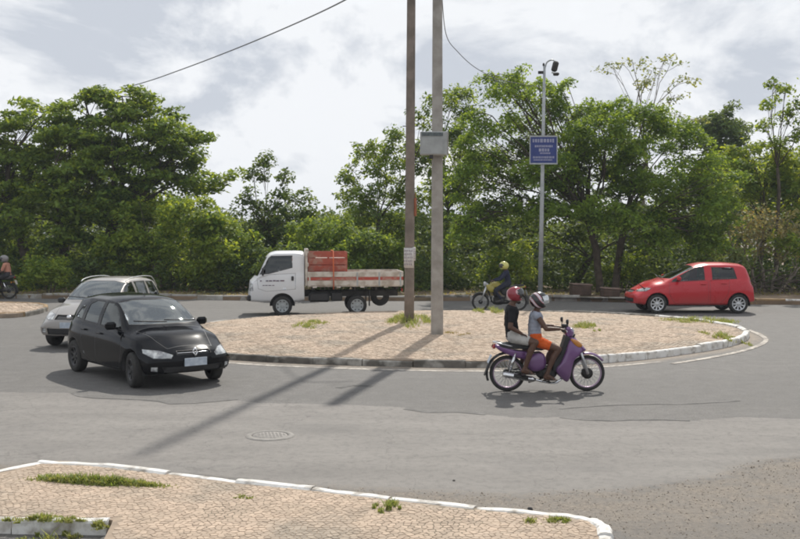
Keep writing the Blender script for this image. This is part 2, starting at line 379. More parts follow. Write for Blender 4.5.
# road mask outlines, traced on the ground
LANE = PX([(-60, 391), (0, 392), (70, 393), (84, 397), (130, 400), (176, 404), (205, 402), (236, 400), (262, 403), (330, 404), (400, 407), (428, 412), (470, 413), (520, 418), (560, 417), (596, 421), (690, 421), (740, 417), (800, 419), (900, 424),
             (900, 452), (800, 456), (765, 460), (735, 470), (724, 478), (690, 480), (640, 487), (600, 496), (540, 498), (440, 494), (350, 490), (240, 478), (100, 466), (40, 468), (-60, 466)])
SAND = PX([(-80, 462), (0, 464), (60, 462), (150, 471), (260, 482), (350, 487), (440, 490), (520, 494), (575, 490), (620, 489), (690, 480), (715, 476), (728, 468), (762, 459), (800, 457), (920, 453), (1000, 560), (900, 700), (620, 640), (605, 535), (500, 523), (370, 507), (215, 492), (60, 473), (-80, 490)])
M_road = None
def road_mat():
    m, n, l, b = base_mat('asphalt')
    t = N(n, 'ShaderNodeTexCoord'); P = t.outputs['Object']
    def noise(s, d=6, r=0.6):
        q = N(n, 'ShaderNodeTexNoise'); q.inputs['Scale'].default_value = s; q.inputs['Detail'].default_value = d; q.inputs['Roughness'].default_value = r; l.new(P, q.inputs['Vector']); return q.outputs[0]
    def ramp(inp, p0, p1, a, c):
        q = N(n, 'ShaderNodeValToRGB'); q.color_ramp.elements[0].position = p0; q.color_ramp.elements[1].position = p1
        q.color_ramp.elements[0].color = c4(a); q.color_ramp.elements[1].color = c4(c); l.new(inp, q.inputs[0]); return q.outputs[0]
    def mix(f, a, c):
        q = N(n, 'ShaderNodeMix', data_type='RGBA'); l.new(f, q.inputs[0]); l.new(a, q.inputs[6]); l.new(c, q.inputs[7]); return q.outputs[2]
    agg = noise(38, 5, 0.85); big = noise(0.55, 5); mid = noise(3.5, 6)
    old = mix(ramp(agg, .36, .66, (0, 0, 0), (1, 1, 1)), ramp(mid, .3, .7, (0.075, 0.072, 0.068), (0.115, 0.11, 0.104)), ramp(mid, .3, .7, (0.175, 0.166, 0.155), (0.215, 0.205, 0.192)))
    st = N(n, 'ShaderNodeMapping'); st.inputs['Scale'].default_value = (0.5, 1.5, 1); l.new(P, st.inputs[0])
    sn = N(n, 'ShaderNodeTexNoise'); sn.inputs['Scale'].default_value = 1.3; sn.inputs['Detail'].default_value = 7; l.new(st.outputs[0], sn.inputs['Vector'])
    new = ramp(sn.outputs[0], .28, .74, (0.190, 0.178, 0.164), (0.262, 0.245, 0.225))
    fine = noise(70, 4, 0.8)
    new = mix(ramp(fine, .38, .72, (0, 0, 0), (0.5, 0.5, 0.5)), new, ramp(fine, .4, .7, (0.15, 0.14, 0.13), (0.17, 0.16, 0.15)))
    sand = mix(ramp(mid, .35, .65, (0, 0, 0), (.7, .7, .7)), ramp(noise(26, 5, 0.8), .36, .66, (0.11, 0.092, 0.074), (0.30, 0.255, 0.205)), ramp(noise(40, 4, 0.8), .36, .66, (0.12, 0.108, 0.095), (0.23, 0.21, 0.185)))
    def mask(attr, amp, s, lo, hi):
        a = N(n, 'ShaderNodeAttribute', attribute_name=attr)
        q = N(n, 'ShaderNodeMath', operation='MULTIPLY_ADD'); l.new(noise(s, 7, 0.65), q.inputs[0]); q.inputs[1].default_value = amp; l.new(a.outputs['Fac'], q.inputs[2])
        r = N(n, 'ShaderNodeMapRange'); l.new(q.outputs[0], r.inputs[0]); r.inputs[1].default_value = lo + amp * .5; r.inputs[2].default_value = hi + amp * .5; return r.outputs[0]
    c = mix(mask('lane', 0.25, 7, 0.47, 0.53), old, new)
    c = mix(mask('dust', 0.9, 6, 0.35, 0.95), c, ramp(noise(12, 5), .3, .7, (0.24, 0.20, 0.155), (0.30, 0.25, 0.20)))
    c = mix(mask('sand', 0.7, 9, 0.42, 0.72), c, sand)
    rgh = noise(9, 6, .85); c = mix(ramp(rgh, .34, .52, (.55, .55, .55), (0, 0, 0)), c, ramp(agg, .3, .7, (0.075, 0.072, 0.068), (0.12, 0.115, 0.108))); c = mix(ramp(rgh, .56, .72, (0, 0, 0), (.4, .4, .4)), c, ramp(agg, .3, .7, (0.20, 0.19, 0.175), (0.27, 0.255, 0.235)))
    # repair patches with straight sides, seen as darker rectangles
    pv = N(n, 'ShaderNodeTexVoronoi', distance='CHEBYCHEV'); pv.inputs['Scale'].default_value = 0.22; pm_ = N(n, 'ShaderNodeMapping'); pm_.inputs['Rotation'].default_value = (0, 0, .12); pm_.inputs['Scale'].default_value = (.6, 1.6, 1); l.new(P, pm_.inputs[0]); l.new(pm_.outputs[0], pv.inputs['Vector'])
    pvs = N(n, 'ShaderNodeSeparateColor'); l.new(pv.outputs['Color'], pvs.inputs[0])
    c = mix(ramp(pvs.outputs[0], .66, .68, (0, 0, 0), (0.28, 0.28, 0.28)), c, ramp(agg, .36, .66, (0.08, 0.077, 0.073), (0.15, 0.145, 0.137)))
    # oil and repair stains
    c = mix(ramp(big, .54, .70, (0, 0, 0), (0.38, 0.38, 0.38)), c, ramp(mid, 0, 1, (0.11, 0.105, 0.1), (0.15, 0.145, 0.14)))
    # thin cracks
    v = N(n, 'ShaderNodeTexVoronoi', feature='DISTANCE_TO_EDGE'); v.inputs['Scale'].default_value = 0.55
    wv = N(n, 'ShaderNodeVectorMath', operation='ADD'); l.new(P, wv.inputs[0])
    nv = N(n, 'ShaderNodeTexNoise'); nv.inputs['Scale'].default_value = 1.7; nv.inputs['Detail'].default_value = 6; l.new(P, nv.inputs['Vector']); l.new(nv.outputs['Color'], wv.inputs[1]); l.new(wv.outputs[0], v.inputs['Vector'])
    c = mix(ramp(v.outputs[0], 0.0, 0.006, (0.4, 0.4, 0.4), (0, 0, 0)), c, ramp(mid, 0, 1, (0.06, 0.056, 0.05), (0.08, 0.075, 0.07)))
    l.new(c, b.inputs['Base Color']); b.inputs['Roughness'].default_value = 0.82; b.inputs['Specular IOR Level'].default_value = 0.35
    bp = N(n, 'ShaderNodeBump'); bp.inputs['Strength'].default_value = 0.7; bp.inputs['Distance'].default_value = 0.012; l.new(agg, bp.inputs['Height']); l.new(bp.outputs[0], b.inputs['Normal'])
    return m
M['asphalt'] = road_mat()
rx = np.concatenate([np.linspace(-70, -10.2, 24), np.arange(-10, 13, 0.1), np.linspace(13.2, 70, 24)])
ry = np.concatenate([np.linspace(-12, 5.5, 8), np.arange(5.6, 21, 0.1), np.arange(21.2, 38.2, 0.4)])
# the island outline (outer foot of its kerb), counter-clockwise seen from above
ISL = catmull([Vector((x, y, 0)) for x, y in [(-5.35, 23.2), (-4.75, 20.7), (-3.45, 19.15), (-1.8, 18.45), (0.0, 18.0), (1.5, 17.85), (3.0, 18.2), (4.2, 18.75), (5.6, 19.8), (7.1, 21.3), (8.15, 23.2), (8.35, 25.0), (7.9, 26.7), (6.9, 28.2), (5.2, 29.25), (2.9, 29.75), (0.4, 29.7), (-1.9, 29.0), (-3.7, 27.8), (-4.9, 26.3), (-5.4, 24.8)]], 6, True)
road, RXG, RYG = sheet('road', rx, ry, 0.0, M['asphalt']); tag(road, 'worn grey asphalt junction with a smoother pale lane', kind='structure')
def set_attr(me, name, val):
    a = me.attributes.new(name, 'FLOAT', 'POINT'); a.data.foreach_set('value', np.ascontiguousarray(val, dtype=np.float32).ravel())
sd = lambda P_: np.where(inside_np(P_, RXG, RYG), 1, -1) * dist_np(P_, RXG, RYG)
set_attr(road.data, 'lane', np.clip(0.5 + sd(LANE) / 0.8, 0, 1))
set_attr(road.data, 'sand', np.clip(0.5 + sd(SAND) / 1.0, 0, 1))
di = dist_np(ISL, RXG, RYG)
set_attr(road.data, 'dust', np.clip(1.0 - di / 0.7, 0, 1))

def kerb(path, height, width, step, mats, parent, closed=False, inset_left=True, dip=0.012, gap=0.012, zb=-0.05, skip=()):
    """kerb stones along the outer foot path; the stone lies to the left of the path direction"""
    P = resample(path, step, closed); n = len(P); cnt = n if closed else n - 1
    for i in range(cnt):
        a, b = P[i], P[(i + 1) % n]
        if i in skip: continue
        if len(mats) == 2 and callable(mats[1]): mt = mats[1](a.lerp(b, .5))
        else: mt = mats[0]
        t = (b - a); L = t.length; t.normalize(); nr = Vector((-t.y, t.x, 0)) if inset_left else Vector((t.y, -t.x, 0))
        h = (height(a.lerp(b, .5)) if callable(height) else height) + rnd.uniform(-dip, dip); o_ = rnd.uniform(-.012, .012); h2 = h + rnd.uniform(-.008, .008)
        ts = a + t * gap * rnd.uniform(.3, 1); te = b - t * gap * rnd.uniform(.3, 1)
        c = 0.022
        prof = [(0.0, zb), (0.004, h - c), (c * .8, h - c * .15), (width * .5, h + .004), (width - c, h - .002), (width, h - c), (width, zb)]
        K = 4; vs = []; fs = []; m_ = len(prof)
        for k in range(K + 1):
            q = ts.lerp(te, k / K)
            jit = rnd.uniform(-.006, .006); dz = rnd.uniform(-.006, .006) + (h2 - h) * k / K
            for (u, z) in prof:
                vs.append(q + nr * (u + o_ + jit * (u < width * .3)) + Vector((0, 0, z + (dz if z > 0 else 0))))
        for k in range(K):
            for j in range(m_ - 1):
                fs.append((k * m_ + j, (k + 1) * m_ + j, (k + 1) * m_ + j + 1, k * m_ + j + 1))
        fs.append(tuple(range(m_))); fs.append(tuple(K * m_ + j for j in range(m_))[::-1])
        me = py_mesh('kerb_stone', vs, fs)
        add('kerb_stone', me, mt, parent, False)

# ---- irregular paving stones (clipped Voronoi cells)
def voronoi(poly, cell, seed):
    r = np.random.default_rng(seed)
    xs = [p[0] for p in poly]; ys = [p[1] for p in poly]
    x0, y0 = min(xs) - cell * 2, min(ys) - cell * 2
    nx = int((max(xs) + 2 * cell - x0) / cell) + 1; ny = int((max(ys) + 2 * cell - y0) / cell) + 1
    gx_, gy_ = np.meshgrid(np.arange(nx), np.arange(ny))
    px = x0 + (gx_ + 0.5 * (gy_ % 2) + r.uniform(-.36, .36, gx_.shape)) * cell
    py = y0 + (gy_ + r.uniform(-.36, .36, gx_.shape)) * cell
    ins = inside_np(poly, px, py)
    out = []
    for j in range(2, ny - 2):
        for i in range(2, nx - 2):
            if not ins[j, i]: continue
            cx, cy = float(px[j, i]), float(py[j, i])
            pg = [(-cell, -cell), (cell, -cell), (cell, cell), (-cell, cell)]
            nb = []
            for dj in (-2, -1, 0, 1, 2):
                for di_ in (-2, -1, 0, 1, 2):
                    if di_ or dj:
                        ax, ay = float(px[j + dj, i + di_]) - cx, float(py[j + dj, i + di_]) - cy
                        nb.append((ax * ax + ay * ay, ax, ay))
            nb.sort()
            rm = 2 * cell * cell
            for d2, ax, ay in nb:
                if d2 * .25 > rm: break
                h = d2 * .5; q = []; n = len(pg); chg = False
                dv = [h - (p[0] * ax + p[1] * ay) for p in pg]
                if min(dv) >= 0: continue
                for k in range(n):
                    a, b = pg[k], pg[(k + 1) % n]; da, db = dv[k], dv[(k + 1) % n]
                    if da >= 0: q.append(a)
                    if (da >= 0) != (db >= 0):
                        t = da / (da - db); q.append((a[0] + (b[0] - a[0]) * t, a[1] + (b[1] - a[1]) * t))
                pg = q; rm = max(p[0] ** 2 + p[1] ** 2 for p in pg)
            if len(pg) >= 3: out.append((cx, cy, pg))
    return out
def stone_geo(cx, cy, pg, zf, gap, rise, r):
    n = len(pg); mx = sum(p[0] for p in pg) / n; my = sum(p[1] for p in pg) / n
    rad = sum(math.hypot(p[0] - mx, p[1] - my) for p in pg) / n
    k1 = max(.3, 1 - gap / rad); k2 = max(.2, 1 - (gap + rise * .9) / rad)
    z = zf(cx, cy); h = rise * r.uniform(.6, 1.35); tx, ty = r.uniform(-.05, .05), r.uniform(-.05, .05)
    vs = []
    for p in pg: vs.append((cx + mx + (p[0] - mx) * k1, cy + my + (p[1] - my) * k1, z - .004))
    for p in pg:
        dx_, dy_ = (p[0] - mx) * k2, (p[1] - my) * k2
        vs.append((cx + mx + dx_, cy + my + dy_, z + h + tx * dx_ + ty * dy_))
    fs = [(k, (k + 1) % n, n + (k + 1) % n, n + k) for k in range(n)] + [tuple(range(n, 2 * n))]
    return vs, fs
def pave(poly, cell, zf, parent, seed, gap, rise, n_single, mat):
    cells = voronoi(poly, cell, seed); r = random.Random(seed)
    def shown(c):
        x, y = proj(c[0], c[1], zf(c[0], c[1]))
        return 0 <= x <= 800 and 0 <= y <= 539
    vis = sorted([c for c in cells if shown(c)], key=lambda c: -len(c[2]) * 0 + math.hypot(c[0], c[1]))
    single = set((c[0], c[1]) for c in vis[:n_single])
    V = []; F = []
    for c in cells:
        vs, fs = stone_geo(c[0], c[1], c[2], zf, gap, rise, r)
        if (c[0], c[1]) in single:
            add('paving_stone', py_mesh('paving_stone', vs, fs), mat, parent, False)
        else:
            b = len(V); V += vs; F += [tuple(i + b for i in f) for f in fs]
    me = py_mesh('paving_stones', V, F)
    o = add('paving_stones', me, mat, parent, False); o['kind'] = 'stuff'
    return o
def bed(name, poly, zf, mat, label, parent=None, side=True, flat=False):
    if flat:
        n = len(poly); bm = bmesh.new(); top = [bm.verts.new((p[0], p[1], zf(0, 0))) for p in poly]; lo = [bm.verts.new((p[0], p[1], -.06)) for p in poly]
        f = bm.faces.new(top)
        for i in range(n): bm.faces.new((top[i], lo[i], lo[(i + 1) % n], top[(i + 1) % n]))
        bmesh.ops.triangulate(bm, faces=[f]); bmesh.ops.recalc_face_normals(bm, faces=bm.faces); me = bpy.data.meshes.new(name); bm.to_mesh(me); bm.free()
        return tag(add(name, me, mat, parent, False), label, kind='structure')
    cx = sum(p[0] for p in poly) / len(poly); cy = sum(p[1] for p in poly) / len(poly)
    n = len(poly); vs = [(cx, cy, zf(cx, cy))]; K = 8
    for k in range(1, K + 1):
        for p in poly:
            x, y = cx + (p[0] - cx) * k / K, cy + (p[1] - cy) * k / K; vs.append((x, y, zf(x, y)))
    fs = [(0, 1 + i, 1 + (i + 1) % n) for i in range(n)]
    for k in range(K - 1):
        for i in range(n):
            a, b = 1 + k * n + i, 1 + k * n + (i + 1) % n
            fs.append((a, a + n, b + n, b))
    b0 = 1 + (K - 1) * n; b1 = len(vs)
    for p in poly: vs.append((p[0], p[1], -.06))
    for i in range(n): fs.append((b0 + i, b1 + i, b1 + (i + 1) % n, b0 + (i + 1) % n))
    me = py_mesh(name, vs, fs)
    bm = bmesh.new(); bm.from_mesh(me); bmesh.ops.recalc_face_normals(bm, faces=bm.faces); bm.to_mesh(me); bm.free()
    o = add(name, me, mat, parent, False)
    return tag(o, label, kind='structure')

# ---- the roundabout island
ICX, ICY = 1.5, 23.9
def zisl(x, y):
    r2 = ((x - ICX) ** 2 + (y - ICY) ** 2) / 46.0
    return 0.10 + 0.11 * max(0.0, 1 - r2)
island = bed('traffic_island', offset_poly(ISL, 0.06), zisl, M['mortar'], 'paved roundabout island with two poles and a part painted kerb')
def kerb_pick(p): return M['kerb_white'] if (p.x > 3.0 and p.y < 28) else M['kerb_grey']
kerb(ISL, lambda p: .15 if p.x > 3 else .115, 0.14, 0.95, [None, kerb_pick], island, True)
pave(offset_poly(ISL, 0.15), 0.095, zisl, island, 3, 0.003, 0.006, 0, M['stone'])

# worn white edge line round the front of the island
M['line'] = pmat('worn_line', (0.50, 0.46, 0.40), (0.24, 0.21, 0.18), 9, 0.85, lo=.42, hi=.6, c3=(0.20, 0.18, 0.16), s3=1.6)
def strip(name, path, w_, z, mat, label):
    P = resample(path, .35); vs = []; fs = []
    for i, p in enumerate(P):
        t = (P[min(i + 1, len(P) - 1)] - P[max(i - 1, 0)]).normalized(); nr = Vector((-t.y, t.x, 0))
        ww = w_ * (1 + rnd.uniform(-.18, .18)); vs += [p - nr * ww / 2 + Vector((0, 0, z)), p + nr * ww / 2 + Vector((0, 0, z))]
    for i in range(len(P) - 1): fs.append((2 * i, 2 * i + 2, 2 * i + 3, 2 * i + 1))
    return tag(add(name, py_mesh(name, vs, fs), mat, None, False), label, kind='structure')
out_l = offset_poly(ISL, -0.42)
strip('road_marking', catmull([out_l[i] for i in range(12, 46, 4)], 4), 0.13, 0.004, M['line'], 'worn white edge line curving round the front of the island')
strip('road_marking', catmull(PX([(672, 364), (715, 357), (750, 349), (766, 341), (760, 335), (748, 330)]), 5), 0.12, 0.008, M['line'], 'faded white painted corner line beside the white kerb')

# tar seams and old joints where the pale lane meets the rough asphalt
M['tar'] = pmat('tar_seam', (0.045, 0.043, 0.040), (0.10, 0.096, 0.09), 6, 0.8, lo=.4, hi=.6, c3=(0.15, 0.143, 0.135), s3=2.2)
strip('tar_seam', catmull(PX([(405, 409), (430, 412.5), (455, 412), (486, 414.5)]), 5), 0.10, 0.004, M['tar'], 'short dark tar seam in the road left of the purple motorcycle shadow')
strip('tar_seam', catmull(PX([(560, 417.5), (600, 421), (650, 419.5), (690, 421)]), 5), 0.06, 0.004, M['tar'], 'ragged dark seam along the pale lane edge below the purple motorcycle')
strip('tar_seam', catmull(PX([(560, 409), (620, 405), (690, 404), (740, 401)]), 6), 0.05, 0.004, M['tar'], 'long thin dark joint on the rough asphalt right of the motorcycle')
strip('tar_seam', catmull(PX([(72, 393.5), (88, 398), (150, 400), (172, 404.5), (200, 403), (238, 399.5)]), 5), 0.05, 0.004, M['tar'], 'stepped dark seam in front of the black hatchback')
strip('tar_seam', catmull(PX([(338, 388), (352, 385.5), (372, 386.5)]), 5), 0.12, 0.004, M['tar'], 'small tar patch between the two pole shadows')

# ---- foreground pavement
FRONT = catmull(PX([(-28, 486), (0, 482), (20, 477), (37, 472), (66, 470), (92, 473), (150, 479.5), (215, 489), (280, 495.5), (370, 505), (415, 512), (500, 520.5), (570, 527), (596, 531), (607, 536), (612, 546), (612, 580), (604, 640)]), 5)
FRONT = [Vector((p.x, p.y, 0)) for p in FRONT]
NEAR = [gp(-60, 527), gp(0, 531), gp(60, 535), gp(108, 539)]      # foot of the short kerb at the lower left
ppoly = [Vector((p.x, p.y, 0)) for p in FRONT[::-1]]
lowr = [Vector((-3.6, 7.95, 0)), Vector((-2.35, 7.95, 0)), Vector((-2.1, 6.2, 0)), Vector((1.3, 6.2, 0))]
ppoly = ppoly + lowr
zpav = lambda x, y: 0.105
# orientation: make counter-clockwise
def area(P_): return sum(a[0] * b[1] - b[0] * a[1] for a, b in zip(P_, P_[1:] + P_[:1])) / 2
if area(ppoly) < 0: ppoly = ppoly[::-1]
walk = bed('pavement', offset_poly(resample(ppoly, .1, True), 0.05), zpav, M['mortar'], 'kerbed pavement of small beige paving stones in the foreground', flat=True)
kerb(FRONT[:61], 0.12, 0.12, 0.8, [M['kerb_white']], walk, False, False)
kerb(FRONT[60:], 0.12, 0.12, 0.24, [M['kerb_white']], walk, False, False, gap=.003)
kerb([Vector((-3.9, 7.93, 0)), Vector((-3.2, 7.93, 0)), Vector((-2.33, 7.90, 0))], 0.125, 0.12, 0.75, [M['kerb_white']], walk, False, True)
pave(offset_poly(ppoly, 0.13), 0.056, zpav, walk, 4, 0.002, 0.0038, 300, M['stone'])

# ---- small paved island at far left
LI = [gp(-160, 312), gp(-60, 316.5), gp(0, 318.3), gp(28, 316.5), gp(46, 312), gp(48, 309), gp(30, 306.5), gp(-60, 305), gp(-160, 306)]
LI = catmull([Vector((p.x, p.y, 0)) for p in LI], 4, True)
if area(LI) < 0: LI = LI[::-1]
zli = lambda x, y: 0.12
isl2 = bed('splitter_island', offset_poly(LI, 0.05), zli, M['mortar'], 'small sandy paved island at the far left of the junction')
kerb(LI, 0.14, 0.13, 1.0, [None, lambda p: M['kerb_ochre'] if rnd.random() < .5 else M['kerb_grey']], isl2, True)
pave(offset_poly(LI, 0.14), 0.16, zli, isl2, 8, 0.010, 0.012, 0, M['stone'])

# ---- kerb along the far side of the road and the verge behind it
FARK = [gp(-160, 297.5), gp(0, 298.5), gp(100, 299), gp(250, 300.5), gp(400, 301), gp(560, 301), gp(640, 302.5), gp(700, 304), gp(760, 304.5), gp(830, 305), gp(1000, 306)]
FARK = [Vector((p.x, p.y, 0)) for p in FARK]
vp = FARK + [Vector((40, 44, 0)), Vector((-40, 46, 0))]
if area(vp) < 0: vp = vp[::-1]
zv = lambda x, y: 0.13
verge = bed('verge', vp, zv, M['dirt'], 'dirt verge with litter and dry leaves behind the far kerb')
def fk(p):
    px = proj(p.x, p.y, p.z)[0]
    if px > 640: return M['kerb_white'] if int((px + 3) / 12) % 3 == 0 else M['kerb_ochre']
    return M['kerb_far'] if px < 320 or rnd.random() < .3 else M['kerb_grey']
kerb(FARK, 0.19, 0.2, 1.0, [None, fk], verge, False, True, dip=.03, gap=.03)
# ------------------------------------------------------------------ trees and undergrowth
def leaf_quads(C, Nrm, size, r, aspect=0.5):
    """folded leaf: two triangles sharing the midrib; C (N,3) centres, Nrm (N,3) rough up vectors"""
    n = len(C)
    Nn = Nrm / np.linalg.norm(Nrm, axis=1, keepdims=True)
    a = r.normal(size=(n, 3)); a -= (a * Nn).sum(1, keepdims=True) * Nn; a /= np.linalg.norm(a, axis=1, keepdims=True) + 1e-9
    b = np.cross(Nn, a)
    s = (size * r.uniform(.6, 1.35, n))[:, None]
    p0 = C - a * s * .5; p2 = C + a * s * .5 - Nn * s * .12
    p1 = C + b * s * aspect * .5 - Nn * s * .06 - a * s * .05; p3 = C - b * s * aspect * .5 - Nn * s * .06 - a * s * .05
    V = np.stack([p0, p1, p2, p3], 1).reshape(-1, 3)
    F = np.arange(4 * n).reshape(n, 4)
    return V, F
def sub_clumps(blobs, dens, cs, r, flat):
    """blobs: (x,y,z,rx,ry,rz) -> list of clump centres and radii near the blob shell"""
    out = []
    for (x, y, z, a, b, c) in blobs:
        n = max(3, int(dens * (a * b + a * c + b * c) / (cs * cs)))
        d = r.normal(size=(n, 3)); d /= np.linalg.norm(d, axis=1, keepdims=True)
        rad = r.uniform(.45, 1.0, n) ** .6
        p = np.stack([x + d[:, 0] * rad * a, y + d[:, 1] * rad * b, z + d[:, 2] * rad * c], 1)
        s = cs * r.uniform(.6, 1.4, n)
        out.append(np.concatenate([p, s[:, None]], 1))
    return np.concatenate(out)
def crown_mesh(name, cl, leaf, per, r, flat=.4, droop=0.0, aspect=.5):
    Cs, Ns = [], []
    for x, y, z, s in cl:
        n = max(5, int(per * (s ** 2)))
        u = r.normal(size=(n, 3)); u /= np.linalg.norm(u, axis=1, keepdims=True); u *= (r.uniform(0, 1, n) ** .45)[:, None] * s
        tilt = r.normal(size=2) * .25
        u[:, 2] = u[:, 2] * flat + u[:, 0] * tilt[0] + u[:, 1] * tilt[1]
        rr = np.hypot(u[:, 0], u[:, 1]) / s
        u[:, 2] -= (flat * .5 + droop) * s * rr ** 2
        Cs.append(u + (x, y, z))
        nn = np.stack([u[:, 0] * .5 / s, u[:, 1] * .5 / s, np.ones(n) * .8], 1) + r.normal(size=(n, 3)) * .45
        Ns.append(nn)
    V, F = leaf_quads(np.concatenate(Cs), np.concatenate(Ns), leaf, r, aspect)
    return V, F
def limb(m, a, b, r0, r1, seed, n=6, sag=.12, k=6):
    rr = random.Random(seed); a, b = Vector(a), Vector(b); d = b - a; pts = []; L = d.length
    off = Vector((rr.uniform(-1, 1), rr.uniform(-1, 1), rr.uniform(.2, 1))) * L * sag
    for i in range(n + 1):
        t = i / n; p = a + d * t + off * math.sin(math.pi * t) + Vector((rr.uniform(-1, 1), rr.uniform(-1, 1), rr.uniform(-1, 1))) * L * .018 * (0 < i < n)
        pts.append(p)
    m.tube(pts, [r0 + (r1 - r0) * (i / n) ** .8 for i in range(n + 1)], k, True)
    return pts
def tree(name, label, base, D, blobs_px, leafm, bark, seed, group=None, lean=0, cs=.62, dens=.5, leaf=.17, per=170, flat=.38, droop=0., tr=.16, fork=.32, trunks=1, depth=.9, gz=0.0, aspect=.5, twigs=True, cat='tree'):
    """blobs_px: (px,py,rx,ry[,dD]) crown masses located on the photograph at distance D"""
    r = np.random.default_rng(seed); rr = random.Random(seed)
    bpt = pt(base, 250, D); X0, Y0 = bpt.x, D
    root = empty(name, (X0, Y0, gz), 0, label, cat, group)
    bl = []
    for q in blobs_px:
        dd = q[4] if len(q) > 4 else rr.uniform(-1, 1) * 1.2
        c = pt(q[0], q[1], D + dd); k = (D + dd) / FPX
        bl.append((c.x - X0, dd, c.z - gz, q[2] * k, (q[2] + q[3]) * .5 * k * depth, q[3] * k))
    cl = sub_clumps(bl, dens * 4.2, cs, r, flat)
    cl = cl[cl[:, 2] > .15]
    V, F = crown_mesh('crown', cl, leaf * 1.08, per * 2.0, r, flat, droop, aspect)
    V[:, 2] = np.maximum(V[:, 2], .02)
    add('crown', np_mesh('crown', V, F), leafm, root, False)
    if tr > 0:
        m = MB(); zc = min(b[2] for b in bl); zt = max(b[2] for b in bl)
        hf = max(.35, fork * zt); forks = []
        for t in range(trunks):
            ox = (t - (trunks - 1) / 2) * tr * 3.2
            top = Vector((lean + ox * 2.6, rr.uniform(-.3, .3), hf * rr.uniform(.85, 1.2)))
            P = limb(m, (ox, 0, -.15), top, tr * (1.25 if trunks == 1 else .9), tr * .8, seed + t, 5, .05, 9); forks.append(P[-1])
        for i, b in enumerate(bl):
            f = min(forks, key=lambda q: (q - Vector(b[:3])).length)
            r0 = tr * rr.uniform(.22, .42)
            P = limb(m, f, (b[0], b[1], b[2] + b[5] * .15), r0, r0 * .3, seed * 7 + i, 6, .12)
            if twigs:
                near = [c for c in cl if abs(c[0] - b[0]) < b[3] and abs(c[2] - b[2]) < b[5]]
                rr.shuffle(near)
                for c in near[:9]:
                    s = P[rr.randint(2, 6)]
                    limb(m, s, c[:3], r0 * .26, .012, rr.randint(0, 10 ** 6), 3, .1, 4)
        m.build('trunk', bark, root, fix=False)
    return root
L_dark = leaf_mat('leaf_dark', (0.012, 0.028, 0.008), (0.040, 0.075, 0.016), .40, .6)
L_mid = leaf_mat('leaf_mid', (0.018, 0.042, 0.008), (0.065, 0.115, 0.018), .45, .6)
L_big = leaf_mat('leaf_fine', (0.018, 0.042, 0.008), (0.062, 0.118, 0.018), .45, .5)
L_lime = leaf_mat('leaf_lime', (0.024, 0.056, 0.008), (0.075, 0.125, 0.018), .45, .6)
L_dry = leaf_mat('leaf_dry', (0.08, 0.075, 0.02), (0.20, 0.17, 0.05), .4, .8, (1.6, 1.3, .8))
L_pale = leaf_mat('leaf_pale', (0.026, 0.052, 0.02), (0.075, 0.11, 0.04), .35, .6)

tree('broad_tree', 'big spreading tree with tiered umbrella crown at the far left', 62, 43,
     [(-50, 150, 55, 40), (8, 138, 42, 26), (45, 116, 36, 18), (84, 100, 32, 13), (122, 98, 34, 12), (150, 118, 36, 17), (184, 138, 24, 14), (178, 165, 38, 20), (205, 183, 24, 14), (70, 135, 42, 22), (112, 140, 38, 22), (140, 170, 42, 24), (35, 175, 48, 28), (92, 180, 46, 26), (-20, 200, 50, 40), (50, 222, 46, 28), (105, 222, 42, 28), (0, 250, 45, 25, 1.5), (60, 258, 40, 18, 1.8), (100, 262, 34, 16, 2), (60, 155, 44, 24), (110, 165, 44, 24), (20, 160, 40, 22), (165, 190, 36, 20), (130, 200, 40, 22), (70, 200, 44, 22), (130, 115, 34, 14), (160, 145, 34, 18)],
     leafm=L_mid, bark=M['bark'], seed=21, cs=.70, dens=.36, leaf=.20, per=175, flat=.28, tr=.26, fork=.38, trunks=3)
tree('bushy_tree', 'yellow green bushy tree in front of the big spreading tree', 172, 40.5,
     [(150, 225, 34, 30), (190, 222, 38, 26), (222, 240, 30, 26), (170, 258, 36, 24), (210, 262, 36, 20), (240, 268, 22, 16), (128, 255, 26, 24)],
     leafm=L_lime, bark=M['bark'], seed=22, cs=.5, dens=.5, leaf=.17, per=200, flat=.5, tr=.09, trunks=3)
tree('slender_tree', 'slender open tree with dark clumps standing against the sky', 268, 43,
     [(262, 158, 8, 11), (256, 176, 12, 8), (284, 178, 9, 8), (247, 196, 9, 9), (280, 200, 13, 11), (302, 196, 10, 7), (265, 214, 16, 14), (290, 222, 18, 14), (312, 214, 8, 6), (262, 240, 22, 20), (285, 250, 24, 20)],
     leafm=L_dark, bark=M['bark'], seed=23, cs=.36, dens=.40, leaf=.17, per=190, flat=.6, tr=.085, fork=.5)
tree('airy_tree', 'tall airy pale green tree behind the dark pole', 378, 44,
     [(368, 150, 17, 11), (352, 172, 14, 11), (385, 165, 18, 14), (350, 196, 12, 9), (372, 192, 17, 12), (396, 188, 18, 14), (360, 215, 16, 12), (390, 225, 24, 16), (398, 140, 16, 10), (425, 120, 16, 12), (422, 160, 18, 16)],
     leafm=L_mid, bark=M['bark'], seed=24, cs=.40, dens=.42, leaf=.16, per=200, flat=.6, tr=.10, fork=.4)
tree('airy_tree', 'tall airy tree rising just right of the grey concrete pole', 448, 45,
     [(440, 100, 16, 10), (462, 96, 13, 9), (470, 118, 15, 11), (446, 128, 17, 12), (430, 150, 17, 14), (462, 150, 20, 15), (450, 180, 24, 18), (432, 200, 22, 18), (468, 195, 18, 18)],
     leafm=L_mid, bark=M['bark'], seed=25, cs=.42, dens=.42, leaf=.16, per=190, flat=.6, tr=.11, fork=.4)
